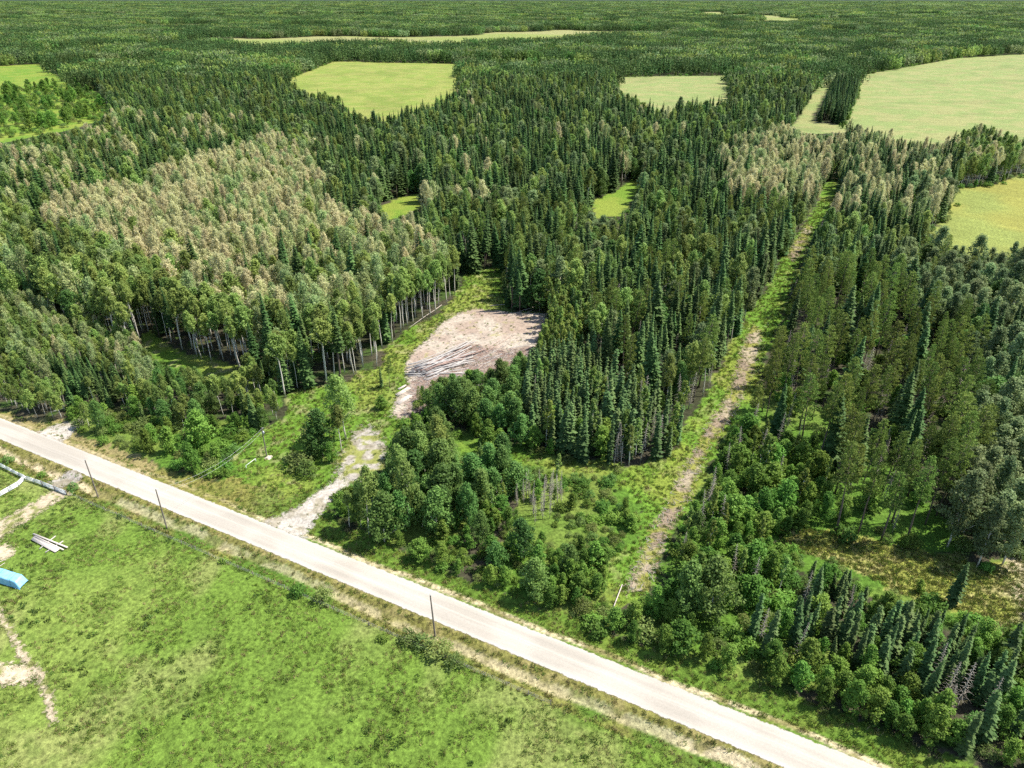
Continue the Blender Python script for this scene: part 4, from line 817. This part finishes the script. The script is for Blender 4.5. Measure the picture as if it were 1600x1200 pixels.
scatter('far_forest', [far_patch(i, i in (1, 3, 4)) for i in range(5)], np.c_[FX[:, :2], ground_z(FX[:, 0], FX[:, 1])], pk, np.stack([0 * pk, 0 * pk, RNG.uniform(0, 6.28, nF)], 1), sz, 'dark forest reaching to the horizon behind the fields', 'forest')

# ------------------------------------------------------------------ grass
def tuft(seed, n, h, w, spread, mat):
    rng = np.random.default_rng(seed); a = rng.uniform(0, 6.28, n); r = spread * rng.random(n) ** .5; p = np.stack([np.cos(a) * r, np.sin(a) * r, 0 * r], 1)
    b = rng.uniform(0, 6.28, n); d = np.stack([np.cos(b), np.sin(b), 0 * b], 1); s_ = np.stack([-np.sin(b), np.cos(b), 0 * b], 1); hh = h * rng.uniform(.5, 1.2, (n, 1)); ln = d * hh * rng.uniform(.2, .8, (n, 1)); up = np.array([0, 0, 1.])
    s = Soup(); s.quads(np.stack([p - s_ * w, p + s_ * w, p + ln * .5 + up * hh * .7 + s_ * w * .8, p + ln + up * hh], 1)); return s.mesh('tuft', mat)
M['grass1'] = leaf_mat('field_grass_blades', (.112, .174, .028), (.160, .208, .046), .3, vary=.4)
M['grass2'] = leaf_mat('lush_grass_blades', (.105, .185, .024), (.150, .225, .036), .3, vary=.3)
M['grass3'] = leaf_mat('dry_grass_blades', (.300, .255, .120), (.200, .190, .060), .25, vary=.3)
M['grass4'] = leaf_mat('olive_grass_blades', (.185, .195, .046), (.150, .180, .032), .3, vary=.3)
def grass(name, zone, n, bounds, mats, h, label, dens):
    X = RNG.uniform(bounds[0], bounds[1], n); Y = RNG.uniform(bounds[2], bounds[3], n); px, py = PX(X, Y, 0)
    k = zone(X, Y, px, py) & (px > -60) & (px < 1660) & (py < 1240) & (dens(X, Y) > RNG.random(n))
    for poly in (DRIVE, CLEAR, TRACK): k &= ~(pip(px, py, poly) & (RNG.random(n) < (.90 if poly is not TRACK else .35)))
    X, Y = X[k], Y[k]; m = len(X); s = RNG.uniform(.6, 1.35, m)
    ms = [tuft(i * 7 + len(name), 16, h * u, .035 + .02 * h, .38, M[mt]) for i, (mt, u) in enumerate(mats)]
    scatter(name, ms, np.c_[X, Y, ground_z(X, Y) + .02], RNG.integers(0, len(ms), m), np.stack([0 * s, 0 * s, RNG.uniform(0, 6.28, m)], 1), np.stack([s, s, s], 1), label, 'grass'); print(name, m)
grass('pasture_grass', lambda X, Y, px, py: (road_d(X, Y) < -9), 60000, (-130, 60, 50, 180), [('grass1', 1), ('grass2', 1), ('grass1', .7), ('grass3', .9)], .30, 'mottled green pasture grass below the road', lambda X, Y: sm(.35, .62, fbm(X / 5, Y / 5, 81)))
X = RNG.uniform(-130, 60, 9000); Y = RNG.uniform(50, 180, 9000); k = (road_d(X, Y) < -9.5) & (fbm(X / 7, Y / 7, 83) + RNG.uniform(-.15, .15, 9000) > .66); X, Y = X[k], Y[k]; m_ = len(X); sz_ = RNG.uniform(.5, 1.3, m_)
M['weed'] = leaf_mat('weed_leaves', (.072, .125, .022), (.105, .155, .032), .3, vary=.35)
scatter('pasture_weeds', [tuft(300 + i, 30, .5, .07, .55, M['weed']) for i in range(3)], np.c_[X, Y, ground_z(X, Y)], RNG.integers(0, 3, m_), np.stack([0 * sz_, 0 * sz_, RNG.uniform(0, 6.28, m_)], 1), np.stack([sz_, sz_, sz_ * .8], 1), 'dark green weed clumps dotted over the pasture', 'weeds'); print('weeds', m_)
grass('ditch_grass', lambda X, Y, px, py: (road_d(X, Y) < -3.9) & (road_d(X, Y) > -10), 70000, (-150, 90, 60, 190), [('grass4', 1), ('grass2', 1), ('grass3', 1.1), ('grass3', 1)], .45, 'straw and green ditch grass on the pasture side of the road', lambda X, Y: np.where((road_d(X, Y) < -4.9) & (road_d(X, Y) > -7.4), .12, .6))
grass('verge_grass', lambda X, Y, px, py: (road_d(X, Y) > 4.2) & pip(px, py, OPEN['road']), 90000, (-190, 110, 60, 230), [('grass4', 1), ('grass2', 1.3), ('grass4', .8), ('grass3', .9)], .42, 'olive and lush verge grass on the forest side of the road', lambda X, Y: .35 + .6 * sm(70, 100, road_s(X, Y)))
grass('meadow_grass', lambda X, Y, px, py: open_mask(px, py, ('driveway', 'cut line', 'grassy hollow')), 190000, (-120, 220, 90, 420), [('grass2', 1.1), ('grass4', 1), ('grass2', .9), ('grass4', .8), ('grass3', .8)], .55, 'lush grass of the clearing edge, hollow and cut line', lambda X, Y: .55 + 0 * X)
grass('glade_grass', lambda X, Y, px, py: open_mask(px, py, ('glade',)), 40000, (40, 170, 80, 130), [('grass3', 1), ('grass4', 1), ('grass4', .8), ('grass2', .8)], .40, 'yellowish dry grass of the small glade', lambda X, Y: .8 + 0 * X)

# ------------------------------------------------------------------ built things
M['pole'] = plain_mat('weathered_pole_wood', (.14, .115, .095), (.22, .19, .165), 3, .85, (1, 1, .08))
M['white'] = plain_mat('white_fence_paint', (.70, .71, .72), (.80, .80, .80), 2, .6, bump=.05)
M['board'] = plain_mat('sawn_lumber', (.42, .36, .31), (.54, .49, .44), 2.5, .7, (1, 8, 8), bump=.1)
M['log'] = plain_mat('grey_log', (.27, .25, .235), (.46, .435, .41), 2.0, .85, (.5, 6, 6), bump=.2)
M['redlog'] = plain_mat('barked_log', (.24, .155, .125), (.38, .29, .25), 2.0, .9, (.5, 6, 6), bump=.3)
M['steel'] = plain_mat('galvanised_steel', (.35, .36, .37), (.45, .46, .47), 4, .45, bump=.05, spec=.5)
M['glaze'] = plain_mat('porcelain', (.40, .42, .45), (.5, .52, .55), 4, .3, bump=.0, spec=.5)
M['wire'] = plain_mat('aluminium_wire', (.50, .51, .52), (.6, .6, .6), 4, .35, bump=.0, spec=.6)
M['tarp'] = plain_mat('blue_tarpaulin', (.16, .42, .66), (.26, .52, .72), 1.2, .38, bump=.35, spec=.5)
M['tin'] = plain_mat('transformer_paint', (.42, .44, .45), (.5, .52, .53), 3, .5, bump=.05)
M['rope'] = plain_mat('dark_cord', (.05, .06, .08), (.08, .09, .11), 3, .8)

def empty(name, loc, label, cat, group=None, rz=0):
    o = bpy.data.objects.new(name, None); COL.objects.link(o); o.location = loc; o.rotation_euler = (0, 0, rz); o.empty_display_size = .5
    o['label'] = label; o['category'] = cat
    if group: o['group'] = group
    return o
def part(name, soup, mat, parent=None, smooth=False):
    o = bpy.data.objects.new(name, soup.mesh(name, mat, smooth)); COL.objects.link(o); o.parent = parent; return o
def at(px, py, z=0.0):
    x, y = G(px, py); return Vector((x, y, gz(x, y) + z))

def utility_pole(bp, h, lean, label, kind):
    loc = at(*bp); e = empty('utility_pole', loc, label, 'utility pole'); top = np.array([lean[0], lean[1], h])
    s = Soup(); s.tube([[0, 0, -.6], top * .5, top], [.17, .15, .12], 10); part('shaft', s, M['pole'], e, True)
    d = np.r_[RU, 0]; s = Soup()
    if kind == 'line':
        s = Soup(); s.tube([top + [0, 0, 0], top + [0, 0, .18]], [.03, .03], 6); part('pin', s, M['steel'], e)
        s = Soup(); s.tube([top + [0, 0, .16], top + [0, 0, .24], top + [0, 0, .30], top + [0, 0, .36]], [.10, .13, .09, .05], 8); part('insulator', s, M['glaze'], e, True)
        nrm = np.r_[RN, 0]; q = top * .88; s = Soup(); s.tube([q + nrm * .12, q + nrm * .34], [.035, .035], 6); part('bracket', s, M['steel'], e)
    else:
        nrm = np.r_[RN, 0]
        for k, sg in enumerate((1, -1)):
            q = top + [0, 0, -.5 - k * .9]; s = Soup(); s.tube([q + nrm * .10, q + nrm * .36], [.03, .03], 6); part('bracket', s, M['steel'], e)
            s = Soup(); s.tube([q + nrm * .32, q + nrm * .40, q + nrm * .47], [.08, .10, .06], 8); part('insulator', s, M['glaze'], e, True)
        q = top + np.array([d[0] * .34, d[1] * .34, -1.5]); s = Soup(); s.tube([q + [0, 0, -.45], q + [0, 0, -.44], q + [0, 0, .36], q + [0, 0, .44]], [.10, .22, .22, .12], 12); part('transformer', s, M['tin'], e, True)
    return e, np.array(loc) + top
P1, T1 = utility_pole((152.8, 774.5), 10.6, (-.15, .1), 'bare wooden utility pole by the road nearest the white board fence', 'line')
P2, T2 = utility_pole((260.5, 824), 11.0, (.15, -.1), 'wooden utility pole by the road carrying the two service wires', 'line')
P3, T3 = utility_pole((680, 993), 10.5, (-.35, 0), 'dark upright utility pole above the fence-line willow thicket', 'line')
P4, T4 = utility_pole((417, 713), 9.0, (.1, .0), 'service pole standing in the grass beside the driveway', 'service')
for k, (a, b, sag) in enumerate(((T2 + [0, 0, .2], T4 + [0, 0, -.5], 2.6), (T2 + [0, 0, -1.0], T4 + [0, 0, -1.4], 2.6))):
    t = np.linspace(0, 1, 25)[:, None]; pts = a + (b - a) * t; pts[:, 2] -= (sag * 4 * t * (1 - t))[:, 0]
    s = Soup(); s.tube(pts - pts[0], np.full(25, .015), 5); o = part('power_wire', s, M['wire'], None, True); o.location = pts[0]
    o['label'] = ('upper' if k == 0 else 'lower') + ' service wire sagging over the brush to the service pole'; o['category'] = 'wire'
# dug soil mound at the service pole
s = Soup(); rng = np.random.default_rng(3); a = np.arange(12) * .5236
rings = [(1.1, 0.0), (.8, .16), (.4, .28), (.02, .32)]; V = []
for r, z in rings: V += [[math.cos(q) * r * rng.uniform(.85, 1.15), math.sin(q) * r * rng.uniform(.85, 1.15), z] for q in a]
s.add(V, [[i * 12 + j, i * 12 + (j + 1) % 12, i * 12 + 12 + (j + 1) % 12, i * 12 + 12 + j] for i in range(3) for j in range(12)])
M['mound'] = plain_mat('dug_soil', (.52, .47, .38), (.40, .35, .27), 3, .95); o = part('soil_mound', s, M['mound'], None, True); o.location = at(420, 714.5, -.03); o['label'] = 'pale mound of dug soil at the foot of the service pole'; o['category'] = 'soil mound'
def stick(name, p0, p1, r, mat, label, cat, group=None, z0=0.1, z1=0.1):
    a = np.array(at(*p0, z0)); b = np.array(at(*p1, z1)); s = Soup(); t = np.linspace(0, 1, 5)[:, None]; s.tube((a + (b - a) * t) - a, np.linspace(r, r * .75, 5), 6); o = part(name, s, mat, None, True); o.location = a
    o['label'] = label; o['category'] = cat
    if group: o['group'] = group
    return o
e = empty('guard_rail', at(385, 732), 'short white rail on posts in the grass near the service pole', 'rail')
a = np.array(at(385, 732, .9)) - np.array(e.location); b = np.array(at(400, 721, .9)) - np.array(e.location)
s = Soup(); s.tube([a, b], [.06, .06], 6); part('rail', s, M['white'], e)
for q in (a, b): s = Soup(); s.tube([[q[0], q[1], -.3], [q[0], q[1], q[2] - .07]], [.06, .06], 6); part('post', s, M['white'], e)
stick('fallen_pole', (958, 952), (972, 916), .13, M['board'], 'pale bare pole lying in the grass at the mouth of the cut line', 'pole', None, .35, .5)
stick('fallen_log', (84, 645), (106, 640), .12, M['log'], 'grey fallen trunk beside the white-trunked aspen at the field entrance', 'log', None, .5, .6)

# white board fences: posts and boards are parts
def board_fence(name, pts, h, nb, label, gap_every=2.6):
    W = [np.array(at(*p)) for p in pts]; e = empty(name, W[0], label, 'fence'); o0 = W[0]; n = 0
    for i in range(len(W) - 1):
        L = np.linalg.norm(W[i + 1] - W[i]); k = max(1, round(L / gap_every))
        for j in range(k):
            a = W[i] + (W[i + 1] - W[i]) * j / k - o0; b = W[i] + (W[i + 1] - W[i]) * (j + 1) / k - o0; d = (b - a) / np.linalg.norm(b - a); nn = np.array([-d[1], d[0], 0])
            s = Soup(); s.box(a + [0, 0, h * .5], d * .05, nn * .05, [0, 0, h * .5 + .04]); part('post', s, M['white'], e)
            for q in range(nb):
                z = h * (q + .7) / nb + rng.normal(0, .02); s = Soup(); s.box((a + b) / 2 + nn * .10 + [0, 0, z], (b - a) * .497, nn * .018, [0, 0, h / nb * .36]); part('board', s, M['white'], e)
    s = Soup(); q = W[-1] - o0; s.box(q + [0, 0, h * .5], d * .05, nn * .05, [0, 0, h * .5 + .04]); part('post', s, M['white'], e)
    return e
board_fence('board_fence', [(-40, 710), (0, 730), (40, 750)], 1.35, 3, 'grey-white board fence running along the road ditch')
board_fence('board_fence', [(42, 751), (66, 759)], 1.35, 3, 'white board panel fence between ditch fence and gate')
board_fence('board_fence', [(-45, 800), (0, 777), (30, 760), (38, 752)], 1.35, 4, 'solid white board fence turning back from the road into the yard')
# gate
ga, gb = np.array(at(67, 759)), np.array(at(105, 774)); e = empty('farm_gate', ga, 'long white gate closing the farm track beside the road', 'gate'); d = (gb - ga) / np.linalg.norm(gb - ga); nn = np.array([-d[1], d[0], 0]); L = np.linalg.norm(gb - ga)
for f in (0.0, .52, 1.0):
    s = Soup(); s.box(d * L * f + [0, 0, .7], d * .09, nn * .09, [0, 0, .85]); part('post', s, M['pole'], e)
for k, (f0, f1) in enumerate(((.02, .5), (.54, .98))):
    for z in (.28, .62, .96, 1.28):
        s = Soup(); s.box(d * L * (f0 + f1) / 2 + [0, 0, z], d * L * (f1 - f0) / 2, nn * .02, [0, 0, .125]); part('board', s, M['white'], e)
    s = Soup(); s.box(d * L * (f0 + f1) / 2 + nn * .045 + [0, 0, .78], d * (L * (f1 - f0) / 2 * .97) + np.array([0, 0, .5]), nn * .02, np.array([0, 0, .07])); part('brace', s, M['white'], e)
# wire field fence
fa, fb = np.array(at(110, 775)), np.array(at(860, 1102)); e = empty('wire_fence', fa, 'weathered post and wire fence between pasture and road ditch', 'fence'); d = (fb - fa); L = np.linalg.norm(d); d = d / L; nP = int(L / 4.2)
tops = []
post_me = None
for k in range(nP + 1):
    p = fa + d * L * k / nP; z = gz(p[0], p[1]); q = np.array([p[0], p[1], z]) - fa; tops.append(q)
    if post_me is None: s = Soup(); s.tube([[0, 0, -.4], [.02, 0, .6], [0, .02, 1.3]], [.075, .07, .06], 6); post_me = s.mesh('post', M['pole'])
    o = bpy.data.objects.new('post', post_me); COL.objects.link(o); o.parent = e; o.location = q; o.rotation_euler = (rng.normal(0, .05), rng.normal(0, .05), 0)
tops = np.array(tops)
for z in (.45, .8, 1.15): s = Soup(); s.tube(tops + [0, 0, z], np.full(len(tops), .012), 4); part('wire', s, M['steel'], e)

# lumber stack in the pasture
def plank(a, b, w, t, mat, parent, name='plank'):
    a = np.array(a, float); b = np.array(b, float); d = (b - a) / 2; u = d / np.linalg.norm(d); n = np.array([-u[1], u[0], 0]); s = Soup(); s.box((a + b) / 2, d, n * w / 2, [0, 0, t / 2]); return part(name, s, mat, parent)
o0 = np.array(at(75, 850)); e = empty('lumber_stack', o0, 'long pale boards laid side by side on two bearers in the pasture', 'lumber stack')
gl = lambda px, py, z: np.array(at(px, py)) - o0 + np.array([0, 0, z])
for k, (p, q) in enumerate((((62, 858), (87, 838)), ((71, 863.5), (99, 846)))): plank(gl(*p, .12), gl(*q, .12), .18, .24, M['board'], e, 'bearer')
for k in range(6):
    f = k / 5.; p = (50.5 + 3.5 * f, 843.5 - 4 * f); q = (88 + 5 * f, 863.5 - 3.6 * f); plank(gl(*p, .30 + .01 * (k % 2)), gl(*q, .30 + .01 * (k % 2)), .44, .10 + .02 * (k % 3), M['board'], e, 'plank')
plank(gl(56, 840, .40), gl(100, 861, .40), .26, .14, M['board'], e); plank(gl(52.5, 835.5, .33), gl(106, 857, .33), .34, .16, M['board'], e)
# tarpaulin-covered stack
o0 = np.array(at(45, 915)); e = empty('tarpaulin_stack', o0, 'long stack under a bright blue tarpaulin in the pasture', 'tarpaulin')
A = np.array(at(31, 921.5))[:2]; B = np.array(at(45, 907))[:2]; Lx = A - np.array(at(-40, 899))[:2]; Lx = Lx / np.linalg.norm(Lx); w = np.linalg.norm(B - A); Wd = (B - A) / w; Len = 11.5
nu, nv = 40, 17; V = []; rng = np.random.default_rng(9)
prof = [(0, .12), (.015, .45), (.035, .85), (.055, 1.2), (.08, 1.5), (.11, 1.70), (.20, 1.74), (.34, 1.76), (.5, 1.78), (.66, 1.76), (.80, 1.74), (.89, 1.70), (.92, 1.5), (.945, 1.2), (.965, .85), (.985, .45), (1, .12)]
for i in range(nu):
    u = i / (nu - 1); endf = 1 if u < .92 else 1 - .80 * (u - .92) / .08
    for j, (v, z) in enumerate(prof):
        p = A - Lx * Len * (1 - u) + Wd * w * v; zz = z * (endf if z > .3 else 1) + (rng.normal(0, .02) + .035 * math.sin(u * 31 + v * 5)) * (z > .3)
        V.append([p[0] - o0[0], p[1] - o0[1], zz])
s = Soup(); s.add(V, [[i * nv + j, (i + 1) * nv + j, (i + 1) * nv + j + 1, i * nv + j + 1] for i in range(nu - 1) for j in range(nv - 1)])
part('cover', s, M['tarp'], e, True)
for f in (.22, .5, .8):
    c = A - Lx * Len * (1 - f); s = Soup(); s.tube([np.r_[c + Wd * w * v - o0[:2], z + .03 + .04] for v, z in prof], np.full(nv, .025), 5); part('cord', s, M['rope'], e, True)
for k in range(5):
    c = A - Lx * (1.1 + k * 2.3); s = Soup(); mid = np.r_[c + Wd * w * .5 - o0[:2], .09]; s.box(mid, np.r_[Lx * .09, 0], np.r_[Wd * (w * .5 + .1), 0], [0, 0, .085]); part('bearer', s, M['board'], e)
for k, (p, q) in enumerate((((-12, 884), (9, 873.5)), ((-10, 891), (7.5, 879.5)), ((-16, 880), (3, 870)))):
    stick('loose_pole', p, q, .08, M['board'], ['upper pale pole lying behind the blue tarpaulin stack', 'lower pale pole leaning against the blue tarpaulin stack', 'outermost pale pole on the worn ground behind the tarpaulin'][k], 'pole', None, .12, .12)

# log pile in the clearing: every log is its own thing
def logthing(p0, p1, r, z0, z1, mat, label, group, name='log'):
    a = np.array(at(*p0, z0 + r)); b = np.array(at(*p1, z1 + r)); t = np.linspace(0, 1, 5)[:, None]; pts = (a + (b - a) * t) - a; L = np.linalg.norm(pts[-1]); pts[1:4, :2] += rng.normal(0, L * .006, (3, 2))
    s = Soup(); s.tube(pts, np.linspace(r, r * .62, 5), 6); o = part(name, s, mat, None, True); o.location = a; o['label'] = label; o['category'] = 'log'; o['group'] = group
rng = np.random.default_rng(21)
for k in range(64):                                  # the fan of grey logs, butts towards the driveway
    f = k / 63.; lay = k % 5
    bx_ = 637 + 34 * f + rng.normal(0, 3); by_ = 588 + 6.5 * f - 2.2 * lay + rng.normal(0, 2.0)
    L = rng.uniform(62, 104) * (1 - .15 * f); sl_ = -.26 - .26 * f + rng.normal(0, .11)
    red = rng.random() < .05 + .35 * f
    logthing((bx_, by_), (bx_ + L, by_ + L * sl_), rng.uniform(.13, .27), .34 * lay, .34 * lay * rng.uniform(.3, 1), M['redlog'] if red else M['log'],
             'reddish log in the fan-shaped log pile on the bare clearing' if red else 'pale grey log in the fan-shaped log pile on the bare clearing', 'reddish logs of the log pile' if red else 'grey logs of the log pile')
for k in range(44):                                  # looser poles and slash beyond the pile
    x = rng.uniform(690, 800); y = 566 - (x - 690) * .12 + rng.uniform(-12, 40); L = rng.uniform(20, 48); sl_ = rng.choice([-.25, -.6, -.12, .25]) + rng.normal(0, .1)
    logthing((x, y), (x + L, y + L * sl_), rng.uniform(.07, .13), .05, .25, M['redlog'] if k % 2 else M['log'], 'thin ' + ('reddish' if k % 2 else 'grey') + ' pole strewn on brown slash beyond the log pile', ('reddish' if k % 2 else 'grey') + ' poles strewn on the slash')
for k, (p, q) in enumerate((((795, 497), (830, 482)), ((812, 497), (838, 484)), ((765, 480), (812, 476)), ((820, 487), (845, 478)), ((690, 478), (640, 513)))):
    logthing(p, q, .17, .1, .3, M['deadbark'], ['short grey log at the far edge of the clearing', 'second short grey log at the far edge of the clearing', 'grey log lying under the spruces behind the clearing', 'thin grey log at the far corner of the clearing', 'long fallen grey trunk along the pale-trunked stand'][k], ['far edge log A', 'far edge log B', 'log under spruces', 'corner log', 'stand edge trunk'][k])
for k, (c, q) in enumerate((((622, 634), (642, 621)), ((621, 611), (634, 604)), ((620, 621), (640, 609)))):      # squared beams
    o0 = np.array(at(*c)); e = empty('beam_stack', o0, ['near stack of pale squared beams beside the log pile', 'far single row of pale beams beside the log pile', 'middle stack of pale squared beams beside the log pile'][k], 'beam stack')
    b = np.array(at(*q)) - o0; u = b / np.linalg.norm(b); n = np.array([-u[1], u[0], 0])
    for j in range(4 if k != 1 else 2):
        s = Soup(); s.box(b / 2 + n * (j - 1.5) * .36 + [0, 0, .22 + (j % 2) * .01], b / 2 * rng.uniform(.9, 1.05), n * .16, [0, 0, .15]); part('beam', s, M['board'], e)
# root wad and stumps
def stump(px, py, label):
    s = Soup(); s.tube([[0, 0, -.1], [0, 0, .2], [.02, 0, .45]], [.42, .28, .25], 8)
    for k in range(7): a = k * .9 + rng.uniform(-.2, .2); s.tube([[0, 0, .1], [math.cos(a) * .5, math.sin(a) * .5, .08], [math.cos(a) * 1.0, math.sin(a) * 1.0, rng.uniform(-.02, .35)]], [.13, .09, .04], 5)
    o = part('stump', s, M['redlog'], None, True); o.location = at(px, py); o['label'] = label; o['category'] = 'stump'
stump(750, 493, 'dark root stump at the upper end of the clearing'); stump(792, 495, 'dark root stump below the spruces at the clearing edge')
# slash and brush litter on the clearing and the cut line
def litter(name, poly, n, label):
    P = np.array(poly, float); lo, hi = P.min(0), P.max(0); px = RNG.uniform(lo[0], hi[0], n * 3); py = RNG.uniform(lo[1], hi[1], n * 3); k = pip(px, py, P); px, py = px[k][:n], py[k][:n]
    X, Y = G(px, py); m = len(X); L = RNG.uniform(.4, 2.2, m); ms = []
    for i, mt in enumerate(('redlog', 'log', 'deadbark')): s = Soup(); s.tube([[-.5, 0, 0], [0, .03, .06], [.5, 0, 0]], [.045, .05, .025], 4); ms.append(s.mesh('twig', M[mt]))
    scatter(name, ms, np.c_[X, Y, ground_z(X, Y) + RNG.uniform(.12, .4, m)], RNG.integers(0, 3, m), np.stack([RNG.normal(0, .2, m), RNG.normal(0, .2, m), RNG.uniform(0, 6.28, m)], 1), np.stack([L, 1 + 0 * L, 1 + 0 * L], 1), label, 'debris')
litter('slash_debris', BROWN, 2600, 'tangle of brown branches around the log pile')
litter('track_debris', TRACK, 900, 'scattered twigs along the bare cut line track')
litter('clearing_debris', CLEAR, 350, 'thin twigs scattered over the bare clearing')
